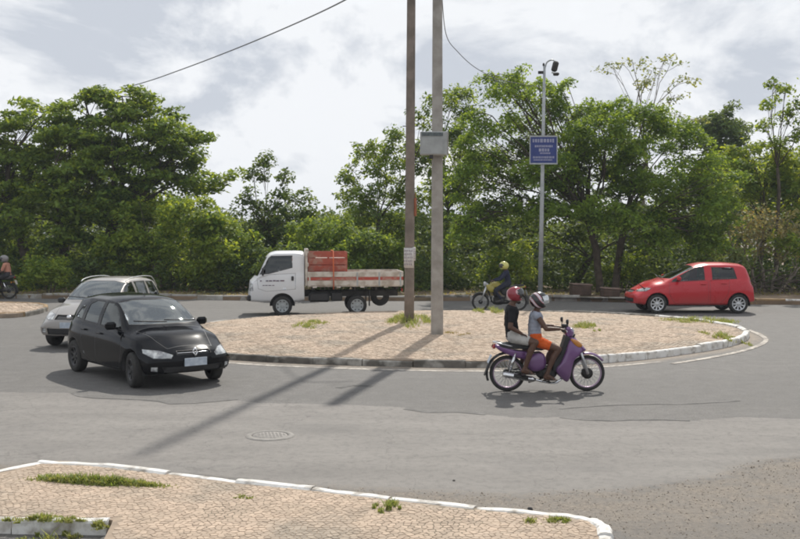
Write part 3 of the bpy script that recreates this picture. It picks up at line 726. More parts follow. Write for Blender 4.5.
tree('feathery_tree', 'very wide feathery tree behind the blue sign with drooping crown', 607, 38.5,
     [(492, 80, 13, 8), (516, 73, 13, 8), (538, 84, 14, 8), (556, 82, 12, 7), (500, 95, 16, 10), (518, 90, 20, 12), (545, 102, 24, 12), (492, 118, 24, 14), (575, 112, 26, 15), (610, 112, 30, 15), (645, 118, 30, 17), (680, 134, 28, 18), (528, 128, 34, 18), (476, 150, 26, 20), (510, 160, 34, 20), (560, 148, 36, 20), (605, 146, 38, 22), (650, 156, 38, 24), (696, 162, 28, 24), (722, 184, 18, 24), (470, 182, 24, 20), (500, 196, 30, 16), (545, 184, 36, 18), (590, 184, 38, 20), (640, 194, 40, 22), (690, 204, 32, 24), (716, 216, 18, 18), (670, 228, 34, 16), (700, 236, 22, 14), (480, 214, 26, 14), (455, 225, 22, 16), (535, 205, 30, 12, -1.5), (575, 205, 30, 12, -1.5), (620, 215, 32, 12, -1.6), (655, 240, 26, 12, -1), (600, 130, 36, 20), (550, 170, 36, 18), (630, 175, 36, 18)],
     leafm=L_big, bark=M['bark'], seed=26, cs=.58, dens=.46, leaf=.15, per=260, flat=.34, droop=.45, tr=.17, fork=.30, trunks=2, aspect=.42)
tree('leaning_tree', 'dark leaning trunk tree under the feathery crown beside the lamp post', 570, 41,
     [(520, 215, 30, 18), (560, 222, 30, 16), (600, 216, 30, 16), (500, 245, 24, 18), (640, 240, 24, 14)],
     leafm=L_dark, bark=M['bark'], seed=27, cs=.55, dens=.32, leaf=.17, per=150, flat=.4, tr=.15, lean=.9, fork=.45)
tree('sparse_tree', 'nearly bare tree with thin branches above the feathery crown', 655, 47,
     [(612, 68, 13, 6), (632, 62, 12, 6), (652, 72, 13, 7), (672, 60, 12, 6), (688, 78, 11, 6), (640, 88, 14, 7), (675, 96, 14, 7), (660, 116, 20, 10), (690, 120, 16, 10)],
     leafm=L_pale, bark=M['bark_pale'], seed=28, cs=.42, dens=.30, leaf=.16, per=70, flat=.4, tr=.10, fork=.72, lean=-.5)
tree('round_tree', 'small dark round tree far off above the canopy', 722, 62,
     [(722, 118, 17, 12), (712, 128, 15, 12), (734, 130, 13, 11), (722, 140, 24, 16), (722, 175, 30, 30)],
     leafm=L_dark, bark=M['bark'], seed=29, cs=.7, dens=.6, leaf=.24, per=140, flat=.6, tr=.15)
tree('thin_tree', 'thin open tree reaching the sky at the right edge', 776, 41,
     [(774, 84, 9, 5), (786, 92, 8, 6), (770, 102, 11, 5), (784, 114, 10, 6), (766, 124, 9, 5), (792, 132, 12, 9), (775, 146, 15, 10), (800, 110, 12, 14), (806, 88, 8, 8)],
     leafm=L_mid, bark=M['bark'], seed=30, cs=.36, dens=.36, leaf=.17, per=150, flat=.5, tr=.08, fork=.5)
tree('rounded_tree', 'bright green rounded tree right of the feathery tree', 760, 43,
     [(744, 158, 24, 16), (768, 165, 26, 18), (795, 165, 26, 22), (738, 185, 22, 18), (762, 192, 26, 18), (800, 195, 26, 24), (822, 175, 26, 30), (840, 215, 30, 30)],
     leafm=L_lime, bark=M['bark'], seed=31, cs=.5, dens=.42, leaf=.17, per=190, flat=.45, tr=.13)
tree('scrubby_tree', 'grey brown scrubby tree with dead twigs behind the red hatchback', 765, 39,
     [(742, 222, 18, 14), (765, 215, 20, 16), (790, 222, 18, 16), (755, 240, 18, 12), (780, 248, 18, 12), (804, 240, 18, 20)],
     leafm=L_dry, bark=M['bark_pale'], seed=32, cs=.42, dens=.34, leaf=.13, per=110, flat=.6, tr=.07, trunks=3)
for lab, bx, bl, sd_, lm in [
    ('low bright bush under the big tree behind the far left motorcycle', 50, [(42, 265, 12, 12), (55, 270, 12, 11), (30, 275, 11, 8)], 41, L_lime),
    ('dark rounded bush directly behind the truck cab', 262, [(250, 258, 20, 16), (275, 262, 20, 14), (235, 268, 14, 12)], 42, L_dark),
    ('mid green bush above the red crate on the truck', 325, [(312, 232, 20, 14), (335, 228, 22, 14), (322, 250, 26, 14), (350, 245, 20, 16), (300, 256, 16, 14)], 43, L_mid),
    ('bush between the truck bed and the dark pole', 376, [(368, 245, 20, 15), (390, 250, 18, 14), (380, 265, 24, 12), (360, 270, 18, 10)], 44, L_mid),
    ('yellowish bush behind the rider in the yellow helmet', 515, [(505, 255, 14, 10), (522, 250, 12, 10), (515, 268, 18, 12), (495, 272, 12, 9)], 45, L_lime),
    ('bright low bush left of the red hatchback nose', 622, [(615, 270, 14, 10), (632, 262, 12, 10), (640, 275, 14, 9)], 46, L_mid),
    ('light green shrub with long leaves right of the red hatchback roof', 720, [(712, 262, 10, 9), (724, 268, 10, 8), (735, 258, 10, 9)], 47, L_pale),
    ('bright yellow green bush among dead twigs at the right edge', 786, [(782, 238, 12, 10), (795, 245, 10, 8)], 48, L_lime)]:
    tree('bush', lab, bx, 38.6 if bx != 262 else 39.5, bl, leafm=lm, bark=M['bark'], seed=sd_, cs=.34, dens=.5, leaf=.14, per=330, flat=.7, tr=.03, trunks=3, group='bushes along the verge', cat='bush', twigs=False, gz=.1)

# woods beyond, which read as one mass
def woods():
    r = np.random.default_rng(77)
    prof = [(-500, 150), (-200, 150), (0, 165), (120, 190), (215, 205), (240, 214), (290, 216), (340, 208), (400, 205), (470, 214), (560, 216), (640, 200), (720, 165), (800, 150), (1000, 140), (1300, 150)]
    px_ = np.array([p[0] for p in prof]); py_ = np.array([p[1] for p in prof])
    out = []
    for D0, lift in ((52, 14), (62, 0), (74, -4)):
        for _ in range(900):
            px = r.uniform(-450, 1250); top = np.interp(px, px_, py_) + lift
            py = top + 10 + r.uniform(0, 1) ** 1.4 * (300 - top)
            c = pt(px, py, D0 + r.uniform(-4, 4))
            if c.z > -1.2: out.append((c.x, c.y, c.z, r.uniform(.8, 1.5)))
    V, F = crown_mesh('woods', np.array(out), .36, 90, r, .55)
    tag(add('woods', np_mesh('woods', V, F), leaf_mat('leaf_woods', (0.014, 0.033, 0.010), (0.038, 0.066, 0.016), .30, .25), None, False), 'dense green woods filling the river bank behind the roadside trees', kind='stuff')
woods()
# tangled undergrowth along the back of the verge
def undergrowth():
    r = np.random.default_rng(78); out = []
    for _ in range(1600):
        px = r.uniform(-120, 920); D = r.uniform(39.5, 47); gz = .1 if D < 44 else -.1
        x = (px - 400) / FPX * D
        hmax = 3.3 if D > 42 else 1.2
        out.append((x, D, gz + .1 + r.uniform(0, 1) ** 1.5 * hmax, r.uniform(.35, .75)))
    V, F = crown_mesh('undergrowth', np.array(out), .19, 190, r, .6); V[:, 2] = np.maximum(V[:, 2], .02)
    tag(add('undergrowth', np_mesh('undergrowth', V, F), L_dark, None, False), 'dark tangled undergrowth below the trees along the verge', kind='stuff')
undergrowth()
def ivy_litter():
    r = np.random.default_rng(79); n = 5200
    x = r.uniform(-20, 22, n); y = 35.9 + r.uniform(0, 1, n) ** 1.3 * 5 + .04 * np.abs(x) * .5 + .8
    C = np.stack([x, y, .14 + r.uniform(0, .05, n)], 1)
    V, F = leaf_quads(C, r.normal(size=(n, 3)) * .5 + (0, 0, 1), .12, r)
    tag(add('leaf_litter', np_mesh('leaf_litter', V, F), L_dry, None, False), 'dry fallen leaves scattered on the dirt verge', kind='stuff')
ivy_litter()

# ------------------------------------------------------------------ grass tufts
def tuft(cx, cy, rx, ry, n, h, seed, z, label, rot=0.0, mat=None, name='grass_tuft', lean=.7):
    r = np.random.default_rng(seed); nc = max(6, n // 45); ca = r.uniform(0, 2 * math.pi, nc); cq = r.uniform(0, 1, nc) ** .6; cr_ = r.uniform(.05, .30, nc); ch_ = r.uniform(.45, 1.2, nc); k = r.integers(0, nc, n)
    lx = (np.cos(ca) * cq)[k] * rx + r.normal(size=n) * cr_[k] * rx * .55; ly = (np.sin(ca) * cq)[k] * ry + r.normal(size=n) * cr_[k] * ry * .8; q = np.clip(np.hypot(lx / rx, ly / ry), 0, 1.2)
    c, s = math.cos(rot), math.sin(rot)
    x = cx + lx * c - ly * s; y = cy + lx * s + ly * c
    hh = h * r.uniform(.3, 1.1, n) * (1.15 - .7 * q) * ch_[k]; th = r.uniform(0, 2 * math.pi, n); le = hh * lean * r.uniform(.2, 1.6, n)
    dx_, dy_ = np.cos(th), np.sin(th); w_ = .006 + .05 * hh * .5
    w_ = np.minimum(w_, .012)
    zz_ = np.array([z(xx, yy) if callable(z) else z for xx, yy in zip(x, y)])
    sx, sy = -dy_ * w_, dx_ * w_
    P = [np.stack([x - sx, y - sy, zz_], 1), np.stack([x + sx, y + sy, zz_], 1),
         np.stack([x + sx * .8 + dx_ * le * .35, y + sy * .8 + dy_ * le * .35, zz_ + hh * .6], 1), np.stack([x - sx * .8 + dx_ * le * .35, y - sy * .8 + dy_ * le * .35, zz_ + hh * .6], 1),
         np.stack([x + sx * .15 + dx_ * le, y + sy * .15 + dy_ * le, zz_ + hh], 1), np.stack([x - sx * .15 + dx_ * le, y - sy * .15 + dy_ * le, zz_ + hh], 1)]
    V = np.stack(P, 1).reshape(-1, 3); b = np.arange(n)[:, None] * 6
    F = np.concatenate([b + np.array([[0, 1, 2, 3]]), b + np.array([[3, 2, 4, 5]])])
    return tag(add(name, np_mesh(name, V, F), mat or M['grass'], None, False), label, kind='stuff')
def tuft_px(px, py, rpx, rpy, n, h, seed, z, label, rot=0, **k):
    zz_ = z if not callable(z) else .2
    c = gp(px, py, zz_); e = gp(px + rpx, py, zz_); f = gp(px, py - rpy, zz_)
    return tuft(c.x, c.y, abs(e.x - c.x), abs(f.y - c.y), n, h, seed, z, label, rot, **k)
tuft_px(410, 321, 22, 6, 1500, .22, 1, zisl, 'grass tuft round the foot of the dark pole')
tuft_px(311, 324, 15, 4, 700, .14, 2, zisl, 'flat grass patch on the island in front of the truck')
tuft_px(588, 327, 14, 3.5, 600, .14, 3, zisl, 'grass patch on the island right of the purple scooter handlebar')
tuft_px(490, 309.5, 16, 4, 700, .16, 4, zisl, 'grass patch on the island below the yellow motorcycle')
tuft_px(695, 317.5, 40, 2.5, 1400, .15, 5, zisl, 'grass fringe on the island edge below the red hatchback')
tuft_px(722, 334, 12, 5, 500, .13, 6, zisl, 'weedy patch inside the right bend of the white kerb')
tuft_px(741, 343, 6, 3, 200, .10, 7, 0.0, 'small weed in the gutter at the right bend of the kerb')
tuft_px(455, 334, 24, 2.5, 260, .05, 8, zisl, 'dry weeds at the foot of the grey concrete pole', mat=L_dry)
g0, g1 = gp(28, 478, .11), gp(163, 486, .11)
tuft((g0.x + g1.x) / 2, (g0.y + g1.y) / 2, (g1 - g0).length / 2, .11, 3400, .085, 9, .105, 'long strip of grass behind the front kerb at lower left', math.atan2(g1.y - g0.y, g1.x - g0.x))
tuft_px(386, 508, 14, 5, 420, .09, 10, .105, 'round green weed beside the front kerb near the middle')
tuft_px(545, 522, 28, 4, 420, .05, 11, .105, 'thin weeds along the front kerb toward its right end')
tuft_px(40, 521, 42, 3, 700, .06, 12, .11, 'weeds behind the short white kerb at lower left', rot=-.02)
tuft_px(95, 527, 16, 3, 260, .06, 13, .11, 'weeds at the end of the short white kerb')
tuft_px(245, 497, 16, 2.5, 120, .03, 14, .105, 'sparse weeds in the joint behind the front kerb', rot=-.1)
tuft_px(45, 539, 30, 5, 300, .07, 15, 0.0, 'weeds in the gutter below the short white kerb')
# ------------------------------------------------------------------ vehicle shells
def pchip(xs, ys, x):
    xs = np.asarray(xs, float); ys = np.asarray(ys, float); h = np.diff(xs); d = np.diff(ys) / h; m = np.zeros(len(xs))
    for i in range(1, len(xs) - 1):
        if d[i - 1] * d[i] > 0: m[i] = 2 / (1 / d[i - 1] + 1 / d[i])
    m[0] = d[0]; m[-1] = d[-1]
    x = np.clip(x, xs[0], xs[-1]); i = np.clip(np.searchsorted(xs, x) - 1, 0, len(h) - 1); t = (x - xs[i]) / h[i]
    return ys[i] * (1 + 2 * t) * (1 - t) ** 2 + m[i] * h[i] * t * (1 - t) ** 2 + ys[i + 1] * t * t * (3 - 2 * t) + m[i + 1] * h[i] * t * t * (t - 1)
def cv(lst): xs, ys = zip(*lst); return lambda x: float(pchip(xs, ys, x))
def shell(sp):
    """sp: L, top, belt, bot, wm, ws, wr curves over x (0 rear .. L front); nose(z), tail(z) recess curves; returns a closed bmesh"""
    L = sp['L']; NS = sp.get('ns', 72)
    u = np.linspace(0, 1, NS + 1); X = L * (0.5 - 0.5 * np.cos(math.pi * u)) * .55 + L * u * .45
    top, belt, bot, wm, ws, wr = [cv(sp[k]) for k in ('top', 'belt', 'bot', 'wm', 'ws', 'wr')]
    nose, tail = cv(sp['nose']), cv(sp['tail']); kn, kt = sp.get('kn', .16), sp.get('kt', .10)
    W = max(v for _, v in sp['wm'])
    def sec(x):
        zb, zs, zt, w1, w2, w3 = bot(x), belt(x), top(x), wm(x), ws(x), wr(x)
        zs = min(zs, zt - .02); P = [(0, zb), (w1 * .55, zb), (w1 * .9, zb + .005), (w1 * .965, zb + .05)]
        for t in np.linspace(.06, 1, 9):
            z = zb + .06 + (zs - zb - .06) * t
            y = w1 * (1 - .035 * ((t - .55) / .55) ** 2 * (1 if t < .55 else 0)) if t < .55 else w1 + (w2 - w1) * ((t - .55) / .45) ** 1.8
            P.append((y, z))
        h = zt - zs; e = min(.085, h * .6)
        for t in np.linspace(.05, 1, 7):
            P.append((w2 - .012 * min(1, h / .2) + (w3 - w2 + .012 * min(1, h / .2)) * t + .022 * math.sin(math.pi * t) * min(1, h / .3), zs + (zt - e - zs) * t))
        for q in (.955, .87, .74, .58, .4, .2, 0): P.append((w3 * q, zt - e * q ** 3.2))
        return P
    rings = []
    for x in X:
        P = sec(x); ring = []
        for (y, z) in P + [(-y, z) for y, z in P[-2:0:-1]]:
            xf = x
            a = min(1, max(0, (x - (L - .75)) / .75)); b = min(1, max(0, (.6 - x) / .6))
            a = a * a * (3 - 2 * a); b = b * b * (3 - 2 * b)
            yy = abs(y) / W
            xf -= a * (kn * yy ** 2.6 + nose(z)); xf += b * (kt * yy ** 2.6 + tail(z))
            ring.append((xf, y, z))
        rings.append(ring)
    bm = bmesh.new(); n = len(rings[0])
    V = [[bm.verts.new(p) for p in r] for r in rings]
    for i in range(len(V) - 1):
        for k in range(n): bm.faces.new((V[i][k], V[i + 1][k], V[i + 1][(k + 1) % n], V[i][(k + 1) % n]))
    for end, s in ((0, -1), (len(V) - 1, 1)):
        ring = rings[end]; zc = (min(p[2] for p in ring) + max(p[2] for p in ring)) / 2; prev = V[end]; K = 7
        for k in range(1, K):
            f = 1 - k / K; cur = []
            for (x0, y0, z0) in ring:
                y, z = y0 * f, zc + (z0 - zc) * f; yy = abs(y) / W
                x = (L - kn * yy ** 2.6 - nose(z)) if s > 0 else (kt * yy ** 2.6 + tail(z))
                cur.append(bm.verts.new((x, y, z)))
            for j in range(n):
                q = (prev[j], prev[(j + 1) % n], cur[(j + 1) % n], cur[j]); bm.faces.new(q if s < 0 else q[::-1])
            prev = cur
        x = (L - nose(zc)) if s > 0 else tail(zc); c = bm.verts.new((x, 0, zc))
        for j in range(n):
            q = (prev[j], prev[(j + 1) % n], c); bm.faces.new(q if s < 0 else q[::-1])
    bmesh.ops.recalc_face_normals(bm, faces=bm.faces)
    return bm
AX = {'y': (0, 2), 'x': (1, 2), 'z': (0, 1)}
def knife(bm, poly, ax, test):
    """cut the outline (convex, in the plane across ax) into the faces that pass test; returns the faces inside"""
    i, j = AX[ax]
    if sum(a[0] * b[1] - b[0] * a[1] for a, b in zip(poly, poly[1:] + poly[:1])) < 0: poly = poly[::-1]
    x0, x1 = min(p[0] for p in poly), max(p[0] for p in poly); y0, y1 = min(p[1] for p in poly), max(p[1] for p in poly)
    F = []
    for f in bm.faces:
        if not test(f): continue
        a = [v.co[i] for v in f.verts]; b = [v.co[j] for v in f.verts]
        if max(a) > x0 and min(a) < x1 and max(b) > y0 and min(b) < y1: F.append(f)
    for p, q in zip(poly, poly[1:] + poly[:1]):
        if not F: return []
        nn = [0, 0, 0]; nn[i] = -(q[1] - p[1]); nn[j] = q[0] - p[0]
        co = [0, 0, 0]; co[i], co[j] = p
        nv = Vector(nn); cvv = Vector(co)
        es = set(e for f in F for e in f.edges); vs = set(v for f in F for v in f.verts)
        res = bmesh.ops.bisect_plane(bm, geom=list(F) + list(es) + list(vs), plane_co=cvv, plane_no=nv, dist=1e-5)
        nf = set(g for g in res['geom'] if isinstance(g, bmesh.types.BMFace)) | set(f for f in F if f.is_valid)
        F = [f for f in nf if f.is_valid and (f.calc_center_median() - cvv).dot(nv) > 0]
    return F
def detach(bm, F, name, mats, parent, push=0.0, rim=0.0, rim_mat=None, smooth=True, thick=0.0):
    """lift faces off as their own mesh; a rim of seal or gap stays on the shell"""
    if not F: return None
    if rim > 0:
        keep = set(F)
        res = bmesh.ops.inset_region(bm, faces=F, thickness=rim, use_even_offset=True, use_boundary=True)
        for f in res['faces']:
            f.material_index = rim_mat
        F = [f for f in F if f.is_valid]
    idx = {}; vs = []; fs = []
    for f in F:
        q = []
        for v in f.verts:
            if v not in idx: idx[v] = len(vs); vs.append(v.co - v.normal * push)
            q.append(idx[v])
        fs.append(q)
    mi = [f.material_index for f in F]
    me = py_mesh(name, vs, fs); bmesh.ops.delete(bm, geom=F, context='FACES')
    o = add(name, me, mats, parent, smooth)
    if len(o.data.materials) > 1: o.data.polygons.foreach_set('material_index', mi)
    return o
def circle(cx, cy, r, n=26): return [(cx + r * math.cos(2 * math.pi * k / n), cy + r * math.sin(2 * math.pi * k / n)) for k in range(n)]
def arch(bm, x, z, r, side, ymin):
    F = knife(bm, circle(x, z, r), 'y', lambda f: f.calc_center_median().y * side > ymin)
    if not F: return
    bnd = [e for f in F for e in f.edges if sum(1 for g in e.link_faces if g in set(F)) == 1] if len(F) < 4000 else []
    FS = set(F); bnd = list(set(e for f in F for e in f.edges if any(g not in FS for g in e.link_faces)))
    bmesh.ops.delete(bm, geom=F, context='FACES_ONLY')
    bnd = [e for e in bnd if e.is_valid]
    ex = bmesh.ops.extrude_edge_only(bm, edges=bnd)
    for g in ex['geom']:
        if isinstance(g, bmesh.types.BMVert): g.co.y -= side * .10 * (1 if abs(g.co.y) > ymin + .12 else 0)
        if isinstance(g, bmesh.types.BMFace): g.material_index = 1
    loose = [v for v in bm.verts if not v.link_edges]
    bmesh.ops.delete(bm, geom=loose, context='VERTS')
    lw = [e for e in bm.edges if not e.link_faces]; bmesh.ops.delete(bm, geom=lw, context='EDGES')
def wheel(parent, x, y, side, r, rim_r, wd, rim_mat, spokes, steer=0.0, hub=False, spw=.045):
    root = empty('wheel', (x, y, r)); root.parent = parent; root.rotation_euler = (0, 0, steer)
    h = wd / 2; s = side
    part('tyre', M['rubber'], root, lambda m: m.lathe([(rim_r - .005, -h * .9), (rim_r + .02, -h), (r - .03, -h), (r - .008, -h * .82), (r, -h * .5), (r, h * .5), (r - .008, h * .82), (r - .03, h), (rim_r + .02, h), (rim_r - .005, h * .9)], 36, axis='Y'))
    def rimf(m):
        o = s * h
        m.lathe([(rim_r, o * .9), (rim_r - .012, o * .96), (rim_r - .03, o * .80), (rim_r - .035, o * .2)], 32, axis='Y')
        m.lathe([(.0, o * .74), (.035, o * .76), (.06, o * .70), (.065, o * .3)], 18, axis='Y')
        for k in range(spokes):
            a = 2 * math.pi * k / spokes
            c, sn = math.cos(a), math.sin(a)
            for w0, w1, yy0, yy1 in ((spw, spw * .75, .70, .86),):
                p = []
                for rr_, ww, yo in ((.045, w0, yy0), (rim_r * .6, w0 * .8, yy0 + .02), (rim_r - .012, w1, yy1)):
                    for sg in (-1, 1):
                        for dp in (0, -.3):
                            p.append((rr_ * c - sg * ww / 2 * sn, o * (yo + dp), rr_ * sn + sg * ww / 2 * c))
                fs = []
                for i in (0, 4):
                    fs += [(i, i + 2, i + 6, i + 4), (i + 1, i + 5, i + 7, i + 3), (i, i + 4, i + 5, i + 1), (i + 2, i + 3, i + 7, i + 6)]
                m._add(p, fs, False)
    part('rim', rim_mat, root, rimf)
    part('brake_disc', M['steel_dark'], root, lambda m: m.lathe([(.0, s * h * .1), (rim_r - .03, s * h * .1), (rim_r - .03, s * h * -.1)], 24, axis='Y'))
    return root
def paint(name, c, rough=.28, metal=0.0, coat=.6, dust=(0.25, 0.21, 0.17), spec=.5):
    m, n, l, b = base_mat(name); t = N(n, 'ShaderNodeTexCoord')
    nz_ = N(n, 'ShaderNodeTexNoise'); nz_.inputs['Scale'].default_value = 2.2; nz_.inputs['Detail'].default_value = 8; l.new(t.outputs['Object'], nz_.inputs['Vector'])
    sp = N(n, 'ShaderNodeSeparateXYZ'); l.new(t.outputs['Object'], sp.inputs[0])
    mr = N(n, 'ShaderNodeMapRange'); l.new(sp.outputs[2], mr.inputs[0]); mr.inputs[1].default_value = .62; mr.inputs[2].default_value = .18; mr.inputs[3].default_value = 0.02; mr.inputs[4].default_value = .5
    mm = N(n, 'ShaderNodeMath', operation='MULTIPLY'); l.new(nz_.outputs[0], mm.inputs[0]); l.new(mr.outputs[0], mm.inputs[1])
    mx = N(n, 'ShaderNodeMix', data_type='RGBA'); l.new(mm.outputs[0], mx.inputs[0]); mx.inputs[6].default_value = c4(c); mx.inputs[7].default_value = c4(dust); l.new(mx.outputs[2], b.inputs['Base Color'])
    rr_ = N(n, 'ShaderNodeMapRange'); l.new(nz_.outputs[0], rr_.inputs[0]); rr_.inputs[3].default_value = rough - .08; rr_.inputs[4].default_value = rough + .16; l.new(rr_.outputs[0], b.inputs['Roughness'])
    b.inputs['Metallic'].default_value = metal; b.inputs['Coat Weight'].default_value = coat; b.inputs['Coat Roughness'].default_value = .05; b.inputs['Specular IOR Level'].default_value = spec
    return m
def glass_mat(name, tint, mixf):
    m, n, l, b = base_mat(name); o = n['Material Output']; n.remove(b)
    tr = N(n, 'ShaderNodeBsdfTransparent'); tr.inputs[0].default_value = c4(tint)
    gl = N(n, 'ShaderNodeBsdfGlossy'); gl.inputs['Roughness'].default_value = .03; gl.inputs[0].default_value = (.95, 1, 1, 1)
    fr = N(n, 'ShaderNodeFresnel'); fr.inputs[0].default_value = 1.5
    ad = N(n, 'ShaderNodeMath', operation='MULTIPLY_ADD'); l.new(fr.outputs[0], ad.inputs[0]); ad.inputs[1].default_value = 1.0; ad.inputs[2].default_value = mixf
    mx = N(n, 'ShaderNodeMixShader'); l.new(ad.outputs[0], mx.inputs[0]); l.new(tr.outputs[0], mx.inputs[1]); l.new(gl.outputs[0], mx.inputs[2]); l.new(mx.outputs[0], o.inputs[0])
    return m
M['glass_dark'] = glass_mat('tinted_glass', (.10, .11, .11), .03)
M['glass_side'] = glass_mat('side_glass', (.40, .44, .43), .02)
M['glass_clear'] = glass_mat('windscreen_glass', (.34, .38, .37), .17)
M['lamp_glass'] = pmat('headlight_glass', (.60, .62, .61), (.24, .25, .26), 9, .12, coat=1.0, c3=(.12, .12, .13), s3=7)
M['amber'] = pmat('amber_lens', (.55, .22, .03), (.45, .17, .02), 10, .2, coat=.6)
M['red_lens'] = pmat('red_lens', (.35, .015, .012), (.25, .01, .01), 10, .15, coat=.8)
M['seat_fabric'] = pmat('seat_fabric', (.05, .05, .055), (.08, .08, .085), 20, .9)
M['seat_light'] = pmat('light_fabric', (.5, .5, .48), (.4, .4, .38), 10, .9)
M['plate'] = pmat('plate_blank', (.50, .55, .60), (.36, .41, .48), 14, .5)
M['skin'] = pmat('dark_brown_skin', (.105, .052, .032), (.085, .042, .026), 14, .5, spec=.4)

def car(name, label, loc, heading, sp, body, group=None):
    """loc: ground point under the middle of the wheelbase"""
    root = empty(name, loc, heading, label, 'car', group)
    L, xr, xf, wr_ = sp['L'], sp['xr'], sp['xf'], sp['wheel_r']
    off = (xr + xf) / 2
    bm = shell(sp); tr = sp['track'] / 2; W = max(v for _, v in sp['wm'])
    inner = empty('body_group', (0, 0, 0)); COL.objects.unlink(inner); bpy.data.objects.remove(inner)
    mats = [body, M['black_plastic'], M['steel_dark']] + sp.get('extra', [])
    made = []
    def D(F, nm, mt, **k):
        o = detach(bm, F, nm, mt, root, **k)
        if o: made.append(o)
        return o
    for s in (-1, 1):
        side = lambda f, s=s: f.calc_center_median().y * s > W * .45 and f.normal.y * s > .25
        for wx in (xr, xf): arch(bm, wx, wr_, sp['arch_r'], s, W * .62)
        for win in sp['windows']:
            F = knife(bm, win, 'y', side)
            D(F, 'side_window', [M['glass_dark'] if not sp.get('clear_side') else sp['clear_side'], M['black_plastic']], push=.006, rim=.018, rim_mat=1)
        for k, dr in enumerate(sp['doors']):
            sel = set()
            F = []
            for pc in dr:
                F += [f for f in knife(bm, pc, 'y', side) if f.material_index == 0]
            F = list(set(f for f in F if f.is_valid))
            d = D(F, 'door', mats, rim=.007, rim_mat=1)
            if d is not None:
                hx, hz = sp['handles'][k]; zc = hz
                ys = [v.co.y for v in d.data.vertices if abs(v.co.x - hx) < .18 and abs(v.co.z - hz) < .09]
                hy = (max(ys) if s > 0 else min(ys)) if ys else s * W
                part('handle', sp.get('handle_mat', body), d, lambda m: m.box((hx, hy + s * .012, hz), (.17, .035, .03), bev=.01))
        for hl, mt, nm in sp.get('side_lamps', []):
            F = knife(bm, hl, 'y', side); D(F, nm, [mt, M['black_plastic']], push=-.003, rim=.006, rim_mat=1)
    fr = lambda f: f.calc_center_median().x > L * .5 and f.normal.x > .12
    rear = lambda f: f.calc_center_median().x < L * .4 and f.normal.x < -.12
    for poly, nm, mt, push in sp['front']:
        F = knife(bm, poly, 'x', fr if nm == 'windscreen' else (lambda f: f.calc_center_median().x > L - .62 and f.normal.x > .12))
        D(F, nm, [mt, M['black_plastic']], push=push, rim=.007, rim_mat=1)
    for poly, nm, mt, push in sp['rear']:
        F = knife(bm, poly, 'x', rear); D(F, nm, [mt, M['black_plastic']], push=push, rim=.01, rim_mat=1)
    if 'bonnet' in sp:
        F = knife(bm, sp['bonnet'], 'z', lambda f: f.normal.z > .5 and f.calc_center_median().x > L * .55 and f.material_index == 0)
        D(F, 'bonnet', mats, rim=.006, rim_mat=1)
    me = bpy.data.meshes.new('body'); bm.to_mesh(me); bm.free()
    b = add('body', me, mats, root, True); made.append(b)
    for o in made:
        o.data.transform(Matrix.Translation((-off, 0, 0)))
        for c in o.children: c.data.transform(Matrix.Translation((-off, 0, 0)))
    # underbody, wells and cabin
    def under(m):
        m.box(((xr + xf) / 2 - off, 0, .30), (xf - xr - 2 * sp['arch_r'] - .05, W * 1.7, .16)); m.box(((L) / 2 - off, 0, .36), (L - .9, W * 1.02, .2))
    part('underbody', M['black_plastic'], root, under)
    for wx in (xr, xf):
        for s in (-1, 1):
            def well(m):
                ra = sp['arch_r'] + .012; y0_, y1_ = s * W * .60, s * (W - .06); vs = []; nn = 16
                for k in range(nn + 1):
                    th = math.pi * (-.06 + 1.12 * k / nn); vs += [(wx - off + ra * math.cos(th), y0_, wr_ + ra * math.sin(th)), (wx - off + ra * math.cos(th), y1_, wr_ + ra * math.sin(th))]
                m._add(vs, [(2 * k, 2 * k + 1, 2 * k + 3, 2 * k + 2) for k in range(nn)] + [tuple(range(0, 2 * nn + 2, 2))], False)
            part('wheel_well', M['black_plastic'], root, well)
    for wx in (xr, xf):
        for s in (-1, 1):
            wheel(root, wx - off, s * tr, s, wr_, sp['rim_r'], sp.get('tyre_w', .18), sp['rim_mat'], sp['spokes'], sp.get('steer', 0) if wx == xf else 0, spw=sp.get('spw', .045))
    # seats, dash, steering wheel
    z0 = sp.get('seat_z', .36); xs_ = sp['seat_x'] - off
    for sx, sy in ((xs_, .34), (xs_, -.34)):
        def seat(m):
            m.box((sx, sy, z0 + .12), (.5, .46, .16), bev=.05)
            m.box((sx - .3, sy, z0 + .47), (.14, .44, .58), rot=Euler((0, R(-14), 0)).to_matrix(), bev=.05)
            m.box((sx - .40, sy, z0 + .86), (.09, .25, .18), bev=.04)
        part('front_seat', sp.get('seat_mat', M['seat_fabric']), root, seat)
    part('rear_seat', M['seat_fabric'], root, lambda m: (m.box((xs_ - .95, 0, z0 + .14), (.5, 1.15, .18), bev=.05), m.box((xs_ - 1.22, 0, z0 + .45), (.14, 1.15, .5), rot=Euler((0, R(-16), 0)).to_matrix(), bev=.05)))
    part('dashboard', M['black_plastic'], root, lambda m: m.box((sp['dash_x'] - off, 0, sp['dash_z']), (.5, W * 1.62, .2), bev=.06))
    part('steering_wheel', M['black_plastic'], root, lambda m: m.lathe([(.19 + .014 * math.cos(a), .014 * math.sin(a)) for a in np.linspace(0, 2 * math.pi, 8, endpoint=False)], 20, (0, 0, 0), 'X', True, True)).matrix_local = Matrix.Translation((sp['dash_x'] - .38 - off, .34, sp['dash_z'] + .1)) @ Matrix.Rotation(R(25), 4, 'Y')
    # mirrors, wipers
    for s in (-1, 1):
        mx_, my_, mz_ = sp['mirror']
        def mir(m):
            m.box((mx_ - off, s * (my_ + .09), mz_), (.10, .19, .13), bev=.035); m.tube([(mx_ - off + .02, s * (my_ - .03), mz_ - .05), (mx_ - off + .01, s * (my_ + .04), mz_ - .03)], .025, 6)
        part('mirror', sp.get('mirror_mat', body), root, mir)
